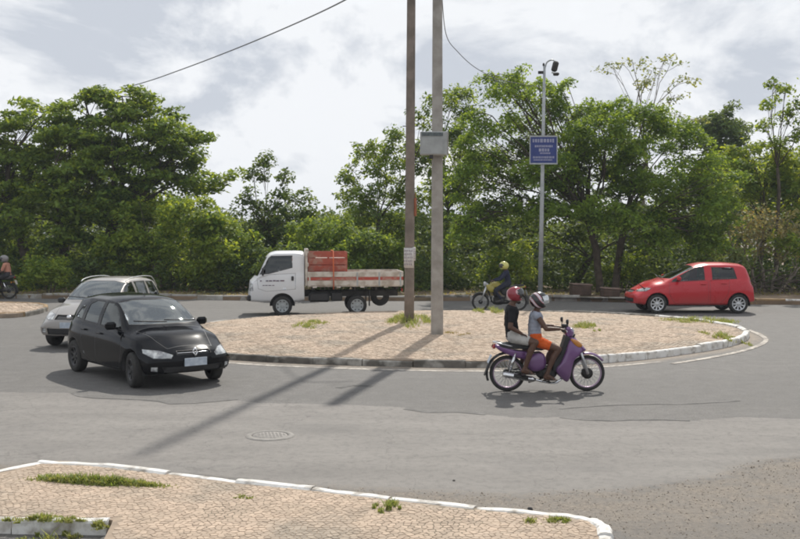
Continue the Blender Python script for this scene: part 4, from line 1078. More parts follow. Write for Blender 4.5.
    def wip(m):
        for y0, y1 in ((.52, -.05), (-.02, -.58)):
            x0, z0_ = sp['wiper']; pts = []
            for t in np.linspace(0, 1, 5):
                y = y0 + (y1 - y0) * t; pts.append((x0 - off - .04 * t - .07 * (abs(y) / .7) ** 2, y, z0_ + .025 + .03 * t))
            m.tube(pts, .011, 5)
    part('wiper', M['black_plastic'], root, wip)
    root['off'] = off
    return root
def plate(parent, c, w_, h_, rot):
    part('number_plate', M['plate'], parent, lambda m: m.box(c, (.012, w_, h_), rot=rot, bev=.003))

# ---- black hatchback
blk = paint('black_paint', (.0025, .003, .0048), .14, 0.0, .42, (.008, .0075, .007), .03)
SPB = dict(L=3.82, xr=.62, xf=3.09, wheel_r=.292, arch_r=.345, track=1.43, rim_r=.185, rim_mat=M['dark_alloy'], spokes=7, steer=R(-10), tyre_w=.185,
    top=[(0, .80), (.03, .90), (.12, 1.06), (.34, 1.33), (.55, 1.405), (1.0, 1.44), (1.6, 1.44), (2.0, 1.405), (2.3, 1.28), (2.72, 1.02), (2.95, .925), (3.25, .86), (3.55, .775), (3.74, .68), (3.82, .60)],
    belt=[(0, .74), (.2, .90), (.6, .915), (2.0, .87), (2.75, .84), (3.2, .775), (3.55, .68), (3.82, .53)],
    bot=[(0, .34), (.3, .26), (.6, .22), (3.1, .22), (3.5, .23), (3.82, .27)],
    wm=[(0, .72), (.3, .79), (.8, .815), (3.0, .815), (3.4, .80), (3.82, .74)],
    ws=[(0, .66), (.3, .735), (.8, .765), (2.4, .775), (3.0, .74), (3.4, .69), (3.82, .62)],
    wr=[(0, .56), (.35, .56), (.6, .565), (1.5, .575), (2.1, .575), (2.72, .645), (3.0, .64), (3.4, .58), (3.82, .50)],
    nose=[(.2, .05), (.34, .01), (.45, 0), (.55, .02), (.66, .09), (.8, .20), (1.5, .3)], tail=[(.2, .06), (.4, 0), (.62, .02), (.85, .05), (1.5, .06)], kn=.26, kt=.14,
    windows=[[(.98, .955), (1.62, .935), (1.62, 1.335), (1.25, 1.34), (1.02, 1.27)], [(1.72, .93), (2.62, .905), (2.56, .955), (2.16, 1.25), (2.0, 1.32), (1.72, 1.335)], [(.52, 1.0), (.88, .965), (.90, 1.24), (.70, 1.20)]],
    doors=[[[(1.655, .27), (2.60, .27), (2.74, .55), (2.72, .88), (1.655, .92)]], [[(.98, .62), (1.08, .40), (1.24, .27), (1.64, .27), (1.64, .92), (.94, .94)]]],
    handles=[(1.82, .80), (1.12, .82)],
    front=[([(-.62, .99), (.62, .99), (.545, 1.33), (.3, 1.372), (-.3, 1.372), (-.545, 1.33)], 'windscreen', M['glass_clear'], .004),
           ([(.335, .61), (.52, .63), (.70, .70), (.735, .585), (.66, .515), (.40, .505)], 'headlight', M['lamp_glass'], -.004), ([(-.335, .61), (-.52, .63), (-.70, .70), (-.735, .585), (-.66, .515), (-.40, .505)], 'headlight', M['lamp_glass'], -.004),
           ([(-.31, .56), (.31, .56), (.29, .625), (-.29, .625)], 'grille', M['black_plastic'], .02), ([(-.50, .27), (.50, .27), (.54, .375), (-.54, .375)], 'lower_grille', M['black_plastic'], .02),
           ([(.60, .30), (.70, .31), (.70, .385), (.60, .385)], 'fog_lamp', M['lamp_glass'], .004), ([(-.60, .30), (-.70, .31), (-.70, .385), (-.60, .385)], 'fog_lamp', M['lamp_glass'], .004)],
    rear=[([(-.50, .98), (.50, .98), (.45, 1.28), (-.45, 1.28)], 'rear_window', M['glass_dark'], .004), ([(.54, .74), (.70, .74), (.66, .98), (.55, .98)], 'tail_light', M['red_lens'], 0), ([(-.54, .74), (-.70, .74), (-.66, .98), (-.55, .98)], 'tail_light', M['red_lens'], 0)],
    bonnet=[(2.86, -.60), (3.62, -.40), (3.62, .40), (2.86, .60)],
    seat_x=1.75, seat_z=.30, dash_x=2.45, dash_z=.86, mirror=(2.42, .76, .97), wiper=(2.83, 1.0))
hb = car('hatchback', 'black five door hatchback with dusty sides entering the roundabout', (0, 0, 0), 0, SPB, blk)
def place_car(o, pa, pb, hd=None):
    """pa: pixel foot of the front wheel seen, pb: pixel foot of the rear wheel seen; which: side"""
    pass
# emblem on the nose: a diamond outline
def diamond(m):
    for a, b in (((0, .065), (.042, 0)), ((.042, 0), (0, -.065)), ((0, -.065), (-.042, 0)), ((-.042, 0), (0, .065))):
        m.tube([(0, a[0], a[1]), (0, b[0], b[1])], .013, 6)
e = part('emblem', M['chrome'], hb, diamond); e.location = (3.82 - hb['off'] - .012, 0, .60); e.rotation_euler = (0, R(-14), 0)
plate(hb, (3.82 - hb['off'] + .012, 0, .44), .40, .13, None)
part('grille_bar', M['chrome'], hb, lambda m: m.tube([(3.80 - hb['off'] - .03 - .035 * (abs(y) / .3) ** 2, y, .588) for y in np.linspace(-.3, .3, 9)], .008, 6))
part('aerial', M['black_plastic'], hb, lambda m: m.tube([(1.93 - hb['off'], 0, 1.41), (1.80 - hb['off'], 0, 1.50)], .006, 5))
hb.scale = (.955, .955, .955); hb.location = (-4.36, 16.95, 0); hb.rotation_euler.z = R(-51)
# ---- grey estate behind it
gry = paint('grey_paint', (.30, .28, .26), .32, .35, .7)
M['lower_grey'] = pmat('dark_grey_cladding', (.07, .072, .072), (.10, .10, .098), 6, .6)
SPG = dict(L=4.20, xr=.85, xf=3.38, wheel_r=.305, arch_r=.36, track=1.42, rim_r=.19, rim_mat=M['alloy'], spokes=6, steer=R(-6), tyre_w=.185,
    top=[(0, .86), (.04, 1.0), (.12, 1.18), (.4, 1.45), (.7, 1.51), (1.4, 1.545), (1.9, 1.54), (2.25, 1.49), (2.55, 1.36), (3.0, 1.08), (3.2, 1.0), (3.55, .935), (3.9, .85), (4.1, .76), (4.2, .66)],
    belt=[(0, .78), (.25, .93), (.7, .94), (2.3, .92), (3.05, .90), (3.5, .85), (3.9, .76), (4.2, .58)],
    bot=[(0, .40), (.3, .30), (.8, .27), (3.4, .27), (3.9, .27), (4.2, .31)],
    wm=[(0, .74), (.3, .80), (.8, .82), (3.3, .82), (3.8, .80), (4.2, .74)],
    ws=[(0, .68), (.3, .745), (.8, .77), (2.6, .775), (3.3, .745), (3.8, .69), (4.2, .62)],
    wr=[(0, .57), (.35, .575), (.8, .585), (1.8, .59), (2.35, .585), (3.0, .655), (3.3, .65), (3.8, .58), (4.2, .5)],
    nose=[(.25, .05), (.36, .01), (.48, 0), (.6, .01), (.72, .05), (.88, .15), (1.5, .3)], tail=[(.2, .06), (.4, 0), (.62, .02), (.85, .04), (1.6, .06)], kn=.20, kt=.10,
    windows=[[(.38, 1.02), (1.10, .99), (1.10, 1.42), (.62, 1.40)], [(1.20, .985), (1.88, .97), (1.88, 1.44), (1.20, 1.43)], [(1.98, .965), (2.92, .95), (2.86, 1.0), (2.42, 1.33), (2.24, 1.42), (1.98, 1.44)]],
    doors=[[[(1.93, .33), (2.88, .33), (3.02, .60), (3.0, .92), (1.93, .955)]], [[(1.16, .66), (1.3, .45), (1.46, .33), (1.90, .33), (1.90, .955), (1.12, .975)]]],
    handles=[(2.08, .85), (1.34, .86)],
    front=[([(-.63, 1.05), (.63, 1.05), (.56, 1.42), (.3, 1.47), (-.3, 1.47), (-.56, 1.42)], 'windscreen', M['glass_clear'], .004),
           ([(.40, .66), (.56, .655), (.70, .70), (.735, .80), (.60, .81), (.42, .775)], 'headlight', M['lamp_glass'], -.004), ([(-.40, .66), (-.56, .655), (-.70, .70), (-.735, .80), (-.60, .81), (-.42, .775)], 'headlight', M['lamp_glass'], -.004),
           ([(-.37, .665), (.37, .665), (.36, .77), (-.36, .77)], 'grille', M['black_plastic'], .02), ([(-.52, .335), (.52, .335), (.55, .47), (-.55, .47)], 'lower_grille', M['black_plastic'], .02),
           ([(.58, .37), (.69, .37), (.69, .47), (.58, .47)], 'fog_lamp', M['lamp_glass'], .004), ([(-.58, .37), (-.69, .37), (-.69, .47), (-.58, .47)], 'fog_lamp', M['lamp_glass'], .004)],
    rear=[([(-.52, 1.05), (.52, 1.05), (.47, 1.38), (-.47, 1.38)], 'rear_window', M['glass_dark'], .004), ([(.55, .78), (.70, .78), (.66, 1.1), (.56, 1.1)], 'tail_light', M['red_lens'], 0), ([(-.55, .78), (-.70, .78), (-.66, 1.1), (-.56, 1.1)], 'tail_light', M['red_lens'], 0)],
    bonnet=[(3.12, -.60), (3.98, -.42), (3.98, .42), (3.12, .60)],
    seat_x=1.95, seat_z=.36, dash_x=2.72, dash_z=.93, mirror=(2.74, .76, 1.02), mirror_mat=M['black_plastic'], wiper=(3.10, 1.08))
gw = car('estate_car', 'grey estate car with curved roof bars just behind the black hatchback', (-6.65, 22.6, 0), R(-97), SPG, gry)
gw.scale = (.92, .92, .92)
go = gw['off']
for s in (-1, 1):
    part('roof_bar', M['metal_grey'], gw, lambda m: m.tube(catmull([(2.28 - go, s * .565, 1.45), (2.1 - go, s * .57, 1.505), (1.6 - go, s * .575, 1.545), (.9 - go, s * .57, 1.535), (.5 - go, s * .565, 1.475), (.18 - go, s * .56, 1.24)], 4), .012, 7))
plate(gw, (4.2 - go + .012, 0, .55), .40, .13, None)
part('emblem', M['chrome'], gw, lambda m: m.lathe([(0, .03), (.05, .025), (.062, .0), (.0, -.01)], 18, (4.2 - go - .05, 0, .725), 'X'))
# ---- red hatchback on the far lane
red = paint('red_paint', (.47, .010, .020), .25, 0.05, .5, spec=.35)
SPR = dict(L=3.80, xr=.58, xf=3.05, wheel_r=.292, arch_r=.345, track=1.42, rim_r=.205, rim_mat=M['alloy'], spokes=9, spw=.05, tyre_w=.18,
    top=[(0, .86), (.03, .98), (.10, 1.18), (.26, 1.44), (.45, 1.50), (1.0, 1.535), (1.45, 1.53), (1.8, 1.475), (2.1, 1.36), (2.7, 1.08), (2.92, 1.0), (3.2, .93), (3.5, .84), (3.7, .74), (3.80, .64)],
    belt=[(0, .80), (.2, .99), (.6, 1.0), (1.9, .945), (2.7, .90), (3.1, .83), (3.5, .73), (3.80, .56)],
    bot=[(0, .36), (.25, .29), (.55, .25), (3.1, .25), (3.45, .25), (3.80, .30)],
    wm=[(0, .74), (.3, .80), (.8, .82), (3.0, .82), (3.4, .80), (3.80, .74)],
    ws=[(0, .68), (.3, .745), (.8, .77), (2.4, .775), (3.0, .745), (3.4, .69), (3.80, .62)],
    wr=[(0, .575), (.35, .58), (.6, .585), (1.4, .59), (1.9, .59), (2.72, .65), (3.0, .645), (3.4, .585), (3.80, .5)],
    nose=[(.25, .05), (.36, .01), (.46, 0), (.56, .02), (.68, .10), (.82, .2), (1.5, .3)], tail=[(.2, .06), (.4, 0), (.62, .02), (.85, .04), (1.6, .06)], kn=.24, kt=.12,
    windows=[[(.62, 1.045), (1.38, 1.02), (1.38, 1.40), (.70, 1.385)], [(1.60, 1.01), (2.62, .955), (2.56, 1.02), (2.0, 1.325), (1.85, 1.39), (1.60, 1.41)]],
    doors=[[[(1.505, .31), (2.52, .31), (2.70, .58), (2.68, .94), (1.505, 1.0)]], [[(.90, .64), (1.0, .44), (1.16, .31), (1.455, .31), (1.455, 1.0), (.86, 1.02)]]],
    handles=[(1.66, .89), (1.04, .91)],
    side_lamps=[([(.0, .80), (.15, .80), (.17, 1.02), (.06, 1.02)], M['red_lens'], 'tail_light'), ([(3.36, .74), (3.60, .66), (3.68, .70), (3.56, .80), (3.40, .84)], M['lamp_glass'], 'headlight')],
    front=[([(-.63, 1.05), (.63, 1.05), (.555, 1.41), (.3, 1.455), (-.3, 1.455), (-.555, 1.41)], 'windscreen', M['glass_clear'], .004),
           ([(.40, .66), (.56, .655), (.70, .67), (.72, .77), (.60, .78), (.42, .74)], 'headlight', M['lamp_glass'], -.004), ([(-.40, .66), (-.56, .655), (-.70, .67), (-.72, .77), (-.60, .78), (-.42, .74)], 'headlight', M['lamp_glass'], -.004),
           ([(-.36, .62), (.36, .62), (.34, .70), (-.34, .70)], 'grille', M['black_plastic'], .02), ([(-.52, .33), (.52, .33), (.55, .46), (-.55, .46)], 'lower_grille', M['black_plastic'], .02)],
    rear=[([(-.52, 1.08), (.52, 1.08), (.47, 1.40), (-.47, 1.40)], 'rear_window', M['glass_dark'], .004), ([(.55, .80), (.70, .80), (.66, 1.02), (.56, 1.02)], 'tail_light', M['red_lens'], 0), ([(-.55, .80), (-.70, .80), (-.66, 1.02), (-.56, 1.02)], 'tail_light', M['red_lens'], 0)],
    bonnet=[(2.84, -.60), (3.58, -.42), (3.58, .42), (2.84, .60)],
    seat_x=1.65, seat_z=.40, dash_x=2.42, dash_z=.93, mirror=(2.42, .77, 1.06), wiper=(2.82, 1.06), clear_side=M['glass_side'], seat_mat=M['seat_fabric'])
rc = car('hatchback', 'bright red five door hatchback with silver alloys on the far lane', (8.98, 30.9, 0), R(181), SPR, red)
ro = rc['off']
part('roof_aerial', M['black_plastic'], rc, lambda m: m.tube([(.42 - ro, 0, 1.50), (.22 - ro, 0, 1.58)], .008, 5))
part('seat_cover', M['seat_light'], rc, lambda m: m.box((1.65 - ro + .46, .46, .96), (.34, .06, .09), bev=.03))

# ---- white flatbed truck
wht = paint('white_paint', (.66, .665, .67), .32, 0.0, .5)
M['bed_white'] = pmat('painted_white_plank', (.60, .56, .50), (.50, .45, .38), 5, .7, bump=.004, bscale=30, c3=(.38, .32, .26), s3=5)
M['bed_red'] = pmat('painted_red_plank', (.42, .07, .045), (.34, .06, .04), 5, .7, bump=.004, bscale=30, c3=(.40, .22, .17), s3=5)
M['crate_red'] = pmat('faded_red_board', (.40, .085, .05), (.32, .075, .05), 5, .75, bump=.004, bscale=30, c3=(.36, .20, .15), s3=4)
M['strap'] = pmat('orange_webbing', (.60, .13, .03), (.5, .1, .03), 20, .7)
def flatbed():
    root = empty('flatbed_truck', (-2.45, 30.2, 0), R(186.5), 'small white flatbed truck with red striped wooden side boards', 'truck')
    CR = .44; L = 1.68
    sp = dict(L=L, ns=56,
        top=[(0, 1.84), (.06, 1.89), (.3, 1.905), (.8, 1.90), (1.0, 1.86), (1.12, 1.78), (1.42, 1.38), (1.55, 1.19), (1.62, 1.10), (1.68, 1.02)],
        belt=[(0, 1.20), (.9, 1.18), (1.3, 1.10), (1.55, 1.02), (1.68, .94)],
        bot=[(0, .44), (.3, .40), (1.3, .40), (1.68, .42)],
        wm=[(0, .80), (.2, .82), (1.2, .82), (1.68, .76)], ws=[(0, .77), (.2, .79), (1.0, .79), (1.4, .77), (1.68, .70)],
        wr=[(0, .66), (.2, .68), (1.05, .68), (1.4, .72), (1.55, .72), (1.68, .62)],
        nose=[(.4, .02), (.5, 0), (.75, .01), (1.0, .05), (1.2, .09), (1.9, .1)], tail=[(.3, 0), (2, 0)], kn=.14, kt=.02)
    bm = shell(sp); W = .82; made = []
    mats = [wht, M['black_plastic'], M['steel_dark']]
    def D(F, nm, mt, **k):
        o = detach(bm, F, nm, mt, root, **k)
        if o: made.append(o)
        return o
    ax, az = .66, .29
    for s in (-1, 1):
        side = lambda f, s=s: f.calc_center_median().y * s > W * .45 and f.normal.y * s > .25
        arch(bm, ax, az + .02, .36, s, W * .6)
        F = knife(bm, [(.36, 1.27), (1.05, 1.23), (1.36, 1.15), (1.06, 1.70), (.98, 1.76), (.36, 1.77)], 'y', side)
        D(F, 'side_window', [M['glass_dark'], M['black_plastic']], push=.006, rim=.02, rim_mat=1)
        F = [f for f in knife(bm, [(.27, .78), (1.12, .72), (1.36, .80), (1.40, 1.10), (1.05, 1.21), (.27, 1.25)], 'y', side) if f.material_index == 0]
        d = D(F, 'door', mats, rim=.007, rim_mat=1)
        if d: part('handle', M['black_plastic'], d, lambda m: m.box((.36, s * .835, 1.10), (.07, .03, .13), bev=.012))
        F = knife(bm, [(1.50, .74), (1.66, .72), (1.66, .96), (1.52, .94)], 'y', side); D(F, 'headlight', [M['lamp_glass'], M['black_plastic']], push=-.003, rim=.008, rim_mat=1)
    fr = lambda f: f.calc_center_median().x > L * .5 and f.normal.x > .12
    D(knife(bm, [(-.66, 1.17), (.66, 1.17), (.60, 1.72), (-.60, 1.72)], 'x', fr), 'windscreen', [M['glass_clear'], M['black_plastic']], push=.004, rim=.015, rim_mat=1)
    D(knife(bm, [(-.42, .74), (.42, .74), (.42, .90), (-.42, .90)], 'x', fr), 'grille', [M['black_plastic'], M['black_plastic']], push=.015, rim=.008, rim_mat=1)
    D(knife(bm, [(-.35, 1.3), (.35, 1.3), (.35, 1.7), (-.35, 1.7)], 'x', lambda f: f.normal.x < -.5), 'rear_window', [M['glass_dark'], M['black_plastic']], push=.004, rim=.015, rim_mat=1)
    me = bpy.data.meshes.new('cab'); bm.to_mesh(me); bm.free(); made.append(add('cab', me, mats, root, True))
    for o in made:
        o.data.transform(Matrix.Translation((CR, 0, 0)))
        for c in o.children: c.data.transform(Matrix.Translation((CR, 0, 0)))
    part('bumper', M['black_plastic'], root, lambda m: m.box((CR + 1.62, 0, .52), (.14, 1.5, .17), bev=.04))
    for s in (-1, 1):
        # the door lettering, too small to read
        m = MB()
        for k, (x0, wd, z_) in enumerate([(1.28, .05, 1.03), (1.10, .07, 1.03), (1.00, .09, 1.03), (.89, .08, 1.035), (.79, .09, 1.03), (.66, .12, 1.035), (1.2, .06, .90), (1.12, .07, .90), (1.02, .08, .90), (.92, .06, .90)]):
            m.box((CR + x0, s * (.8265), z_), (wd, .004, .03 if k < 6 else .018))
        o = m.build('lettering', pmat('door_lettering', (.05, .04, .10), (.12, .03, .04), 12, .6) if s < 0 else bpy.data.materials['door_lettering'], root); o['kind'] = 'stuff'
        part('mirror', M['black_plastic'], root, lambda m: (m.box((CR + 1.22, s * .93, 1.30), (.06, .15, .24), bev=.025), m.tube([(CR + 1.24, s * .80, 1.22), (CR + 1.22, s * .92, 1.22)], .015, 6)))
        part('wheel_well', M['black_plastic'], root, lambda m: m._add([(CR + ax + .37 * math.cos(t), s * yy, az + .02 + .37 * math.sin(t)) for t in np.linspace(-.1, math.pi + .1, 15) for yy in (.5, .77)], [(2 * k, 2 * k + 1, 2 * k + 3, 2 * k + 2) for k in range(14)] + [tuple(range(0, 30, 2))], False))
    for x in (1.1, -1.1):
        for s in (-1, 1): wheel(root, x, s * .70, s, .29, .19, .18, M['metal_grey'], 8, 0, spw=.10)
    for s in (-1, 1):
        part('chassis_rail', M['steel_dark'], root, lambda m: m.box((-.6, s * .36, .62), (3.5, .08, .16)))
    part('front_axle', M['steel_dark'], root, lambda m: m.tube([(1.1, -.65, .29), (1.1, .65, .29)], .05, 8))
    part('rear_axle', M['steel_dark'], root, lambda m: (m.tube([(-1.1, -.65, .29), (-1.1, .65, .29)], .06, 8), m.lathe([(0, -.14), (.13, -.08), (.13, .08), (0, .14)], 12, (-1.1, 0, .29), 'X')))
    part('fuel_tank', M['black_plastic'], root, lambda m: m.box((.02, .58, .54), (.62, .32, .30), bev=.06))
    part('battery_box', M['black_plastic'], root, lambda m: m.box((-.50, .56, .55), (.34, .26, .26), bev=.03))
    part('spare_wheel', M['rubber'], root, lambda m: m.lathe([(.10, -.08), (.24, -.09), (.28, -.04), (.28, .04), (.24, .09), (.10, .08)], 24, (-1.82, .30, .52), 'Y'))
    for s in (-1, 1): part('mudguard', M['black_plastic'], root, lambda m: m.box((-1.47, s * .68, .50), (.02, .28, .46)))
    part('cab_floor', M['black_plastic'], root, lambda m: m.box((CR + .85, 0, .55), (1.4, 1.1, .2)))
    part('front_seat', M['seat_fabric'], root, lambda m: (m.box((CR + .55, 0, .86), (.5, 1.25, .16), bev=.05), m.box((CR + .28, 0, 1.18), (.13, 1.25, .55), bev=.05)))
    part('dashboard', M['black_plastic'], root, lambda m: m.box((CR + 1.30, 0, 1.04), (.3, 1.35, .2), bev=.05))
    # flatbed
    for k in range(7): part('plank', M['bed_white'], root, lambda m: m.box((-1.04, -.72 + .24 * k, .865), (2.80, .232, .035)))
    for k in range(5): part('cross_bearer', M['steel_dark'], root, lambda m: m.box((.20 - .62 * k, 0, .80), (.07, 1.62, .09)))
    for s in (-1, 1):
        for zz_, hh, mt in ((.96, .15, 'bed_white'), (1.085, .085, 'bed_red'), (1.215, .155, 'bed_white')):
            part('plank', M[mt], root, lambda m: m.box((-1.04, s * .865, zz_), (2.80, .032, hh), bev=.006))
        for x in (.30, -.40, -1.10, -1.75, -2.38):
            part('hinge', M['metal_grey'] if x != .3 else M['bed_white'], root, lambda m: m.box((x, s * .888, 1.07), (.045, .012, .40)))
        for k in range(4): part('side_marker', M['bed_white'], root, lambda m: m.box((.15 - .7 * k, s * .862, .845), (.12, .02, .05)))
    for zz_, hh, mt in ((.96, .15, 'bed_white'), (1.085, .085, 'bed_red'), (1.215, .155, 'bed_white')):
        part('plank', M[mt], root, lambda m: m.box((-2.455, 0, zz_), (.032, 1.69, hh), bev=.006))
    for y in (-.80, -.40, 0, .40, .80): part('headboard_post', M['bed_white'], root, lambda m: m.box((.395, y, 1.42), (.07, .09, 1.08), bev=.01))
    for zz_ in (1.12, 1.50, 1.90): part('headboard_rail', M['bed_white'], root, lambda m: m.box((.345, 0, zz_), (.03, 1.70, .12), bev=.006))
    for s in (-1, 1): part('tail_light', M['red_lens'], root, lambda m: m.box((-2.44, s * .62, .74), (.04, .26, .10), bev=.01))
    return root
trk = flatbed()
mw = Matrix.Translation(trk.location) @ Matrix.Rotation(trk.rotation_euler.z, 4, 'Z')
def on_truck(o, v): o.matrix_world = mw @ Matrix.Translation(v)
cr = empty('crate', (0, 0, 0), 0, 'faded red slatted wooden crate standing on the truck bed behind the cab', 'crate')
for s in (-1, 1):
    for k in range(5): part('slat', M['crate_red'], cr, lambda m: m.box((0, s * .60, .09 + .205 * k), (1.16, .022, .17), bev=.004))
    for x in (-.55, -.02, .55): part('post', M['crate_red'], cr, lambda m: m.box((x, s * .578, .50), (.06, .022, 1.0)))
for x in (-.57, .57):
    for k in range(5): part('slat', M['crate_red'], cr, lambda m: m.box((x, 0, .09 + .205 * k), (.022, 1.16, .17), bev=.004))
part('floor_board', M['crate_red'], cr, lambda m: m.box((0, 0, .02), (1.1, 1.13, .03)))
part('lid_board', M['bed_white'], cr, lambda m: m.box((-.1, .3, .80), (.9, .5, .03)))
on_truck(cr, (-.24, .02, .885))
st = MB()
st.tube([(0, .895, .78), (0, .90, 1.30), (0, .66, 1.90), (0, -.66, 1.90), (0, -.90, 1.30), (0, -.895, .78)], .018, 6)
so = tag(st.build('cargo_strap', M['strap'], None), 'orange webbing strap tied over the red crate and side boards', 'strap'); on_truck(so, (-.40, 0, 0))
# ------------------------------------------------------------------ people
def _ico(l):
    bm = bmesh.new(); bmesh.ops.create_icosphere(bm, subdivisions=l, radius=1.0); bm.verts.index_update()
    r = (np.array([tuple(v.co) for v in bm.verts]), np.array([[v.index for v in q.verts] for q in bm.faces])); bm.free(); return r
ICO = {2: _ico(2), 3: _ico(3)}
def blob_mesh(name, caps, voxel, smooth_it=5):
    """caps: (p0, p1, r0, r1[, yscale]) tapered capsules and (p, None, (rx,ry,rz), rot) ellipsoids, fused into one continuous skin"""
    VV = []; FF = []; n0 = 0
    def put(c, M3, lvl):
        nonlocal n0
        v, t = ICO[lvl]; VV.append(v @ M3.T + np.array(c)); FF.append(t + n0); n0 += len(v)
    for c in caps:
        if c[1] is None:
            M3 = np.diag(c[2])
            if len(c) > 3 and c[3]: M3 = np.array(c[3].to_matrix()) @ M3
            put(Vector(c[0]), M3, 3); continue
        a, b, r0, r1 = Vector(c[0]), Vector(c[1]), c[2], c[3]
        d = b - a; n = max(2, int(d.length / (min(r0, r1) * .5)))
        for i in range(n + 1):
            t = i / n; put(a.lerp(b, t), np.eye(3) * (r0 + (r1 - r0) * t), 2)
    me = np_mesh(name, np.concatenate(VV), np.concatenate(FF))
    o = bpy.data.objects.new('skin_tmp', me); COL.objects.link(o)
    m = o.modifiers.new('r', 'REMESH'); m.mode = 'VOXEL'; m.voxel_size = voxel; m.use_smooth_shade = True
    s = o.modifiers.new('s', 'SMOOTH'); s.factor = .5; s.iterations = smooth_it
    dg = bpy.context.evaluated_depsgraph_get(); dg.update()
    out = bpy.data.meshes.new_from_object(o.evaluated_get(dg)); out.name = name
    bpy.data.objects.remove(o); bpy.data.meshes.remove(me)
    return out
def cut_mesh(me, tests):
    """drop the faces on the positive side of each (point, normal) plane"""
    bm = bmesh.new(); bm.from_mesh(me)
    for co, no in tests:
        bmesh.ops.bisect_plane(bm, geom=list(bm.verts) + list(bm.edges) + list(bm.faces), plane_co=co, plane_no=no, clear_outer=True)
    bm.to_mesh(me); bm.free()
def hand_caps(wrist, fwd, up, s, size=.17, curl=1.0):
    """palm and five bent fingers closing round a bar; fwd: towards the fingers, up: back of the hand; s: side of the thumb"""
    f = Vector(fwd).normalized(); u = Vector(up).normalized(); r = f.cross(u).normalized() * s; u = r.cross(f).normalized() * s if s > 0 else f.cross(r).normalized() * 1
    u = Vector(up) - f * Vector(up).dot(f); u.normalize()
    w = Vector(wrist); caps = []
    for k in (-1, -.33, .33, 1): caps.append((w + r * k * .012, w + f * size * .48 + r * k * .028, .014, .012))
    for k, ln in ((-1, .36), (-.33, .44), (.33, .47), (1, .42)):
        a = w + f * size * .50 + r * k * .029; L = size * ln
        b = a + (f * .75 - u * .65 * curl) * L * .45; c = b + (f * .05 - u * 1.0 * curl) * L * .35; d = c + (-f * .7 - u * .35) * L * .28 * curl
        caps += [(a, b, .0095, .009), (b, c, .009, .0083), (c, d, .0083, .0075)]
    a = w + f * size * .16 + r * .026; b = a + (f * .5 + r * .55 - u * .45) * size * .24; c = b + (f * .6 - r * .1 - u * .75) * size * .20
    caps += [(a, b, .012, .010), (b, c, .010, .0085)]
    return caps
def foot_caps(ank, fwd, size=.22):
    f = Vector(fwd).normalized(); a = Vector(ank); dn = Vector((0, 0, -1)); r = f.cross(Vector((0, 0, 1))).normalized()
    caps = [(a, a + dn * .05 - f * .03, .036, .032), (a + dn * .03, a + f * size * .42 + dn * .065, .036, .030), (a + dn * .06 - f * .03, a + f * size * .45 + dn * .075, .028, .028)]
    for k, l_ in ((-1, .15), (-.5, .19), (0, .22), (.5, .235), (1, .24)):
        b = a + f * size * .45 + r * k * .026 + dn * .075; caps.append((b, b + f * size * l_ * 1.1 + dn * .008, .014, .010))
    return caps
def head_caps(c, fwd, s=1.0):
    f = Vector(fwd).normalized(); c = Vector(c); r = f.cross(Vector((0, 0, 1))).normalized(); u = r.cross(f)
    P = lambda a, b, d: c + f * a * s + r * b * s + u * d * s
    caps = [(P(-.012, 0, .025), None, (.092 * s, .076 * s, .095 * s)), (P(.022, 0, -.045), None, (.066 * s, .060 * s, .072 * s)), (P(.05, 0, -.085), None, (.030 * s, .032 * s, .026 * s))]
    caps += [(P(.078, 0, .012), P(.105, 0, -.028), .010 * s, .015 * s)]
    for k in (-1, 1):
        caps += [(P(.076, k * .026, .028), P(.070, k * .045, .026), .011 * s, .010 * s), (P(.062, k * .042, -.02), None, (.020 * s, .022 * s, .02 * s)), (P(-.005, k * .078, -.005), P(-.012, k * .084, .025), .010 * s, .012 * s), (P(.100, k * .010, -.032), None, (.010 * s, .010 * s, .008 * s))]
    caps += [(P(.083, -.022, -.058), P(.083, .022, -.058), .009 * s, .009 * s), (P(.079, -.017, -.070), P(.079, .017, -.070), .010 * s, .010 * s)]
    return caps
def helmet(parent, c, fwd, r, mat, visor_mat, trim, tilt=0.0, visor_up=0.0):
    f = Vector(fwd).normalized(); ang = math.atan2(f.y, f.x)
    bm = bmesh.new(); bmesh.ops.create_uvsphere(bm, u_segments=40, v_segments=28, radius=1.0)
    for v in bm.verts:
        p = v.co; k = 1.0 + (.06 if p.x < 0 else 0) * abs(p.x)
        v.co = Vector((p.x * 1.12 * k, p.y * .90, p.z * (1.0 if p.z > 0 else 1.08)))
    def face_open(p): return p.x > .48 and -.62 < p.z < .34
    fd = [q for q in bm.faces if face_open(q.calc_center_median()) or q.calc_center_median().z < -.86]
    vis = [q for q in bm.faces if q.calc_center_median().x > .36 and -.50 < q.calc_center_median().z < .46]
    vb = {}; vv = []; vf = []
    for q in vis:
        t = []
        for v in q.verts:
            if v not in vb: vb[v] = len(vv); vv.append(v.co * 1.045)
            t.append(vb[v])
        vf.append(t)
    bmesh.ops.delete(bm, geom=fd, context='FACES')
    lo = [v for v in bm.verts if not v.link_faces]; bmesh.ops.delete(bm, geom=lo, context='VERTS')
    bmesh.ops.solidify(bm, geom=bm.faces[:], thickness=.10)
    me = bpy.data.meshes.new('helmet'); bm.to_mesh(me); bm.free()
    T = Matrix.Translation(c) @ Matrix.Rotation(ang, 4, 'Z') @ Matrix.Rotation(tilt, 4, 'Y') @ Matrix.Scale(r, 4)
    me.transform(T); h = add('helmet', me, mat, parent, True)
    vm = py_mesh('visor', vv, vf); vm.transform(T @ Matrix.Rotation(-visor_up, 4, 'Y')); add('visor', vm, visor_mat, h, True)
    m = MB()
    for s in (-1, 1): m.lathe([(0, .03), (.13, .025), (.15, -.02)], 14, (.22, s * .905, .10), 'Y'); 
    o = m.build('visor_hinge', trim, h); o.data.transform(T); o['kind'] = 'stuff'
    return h
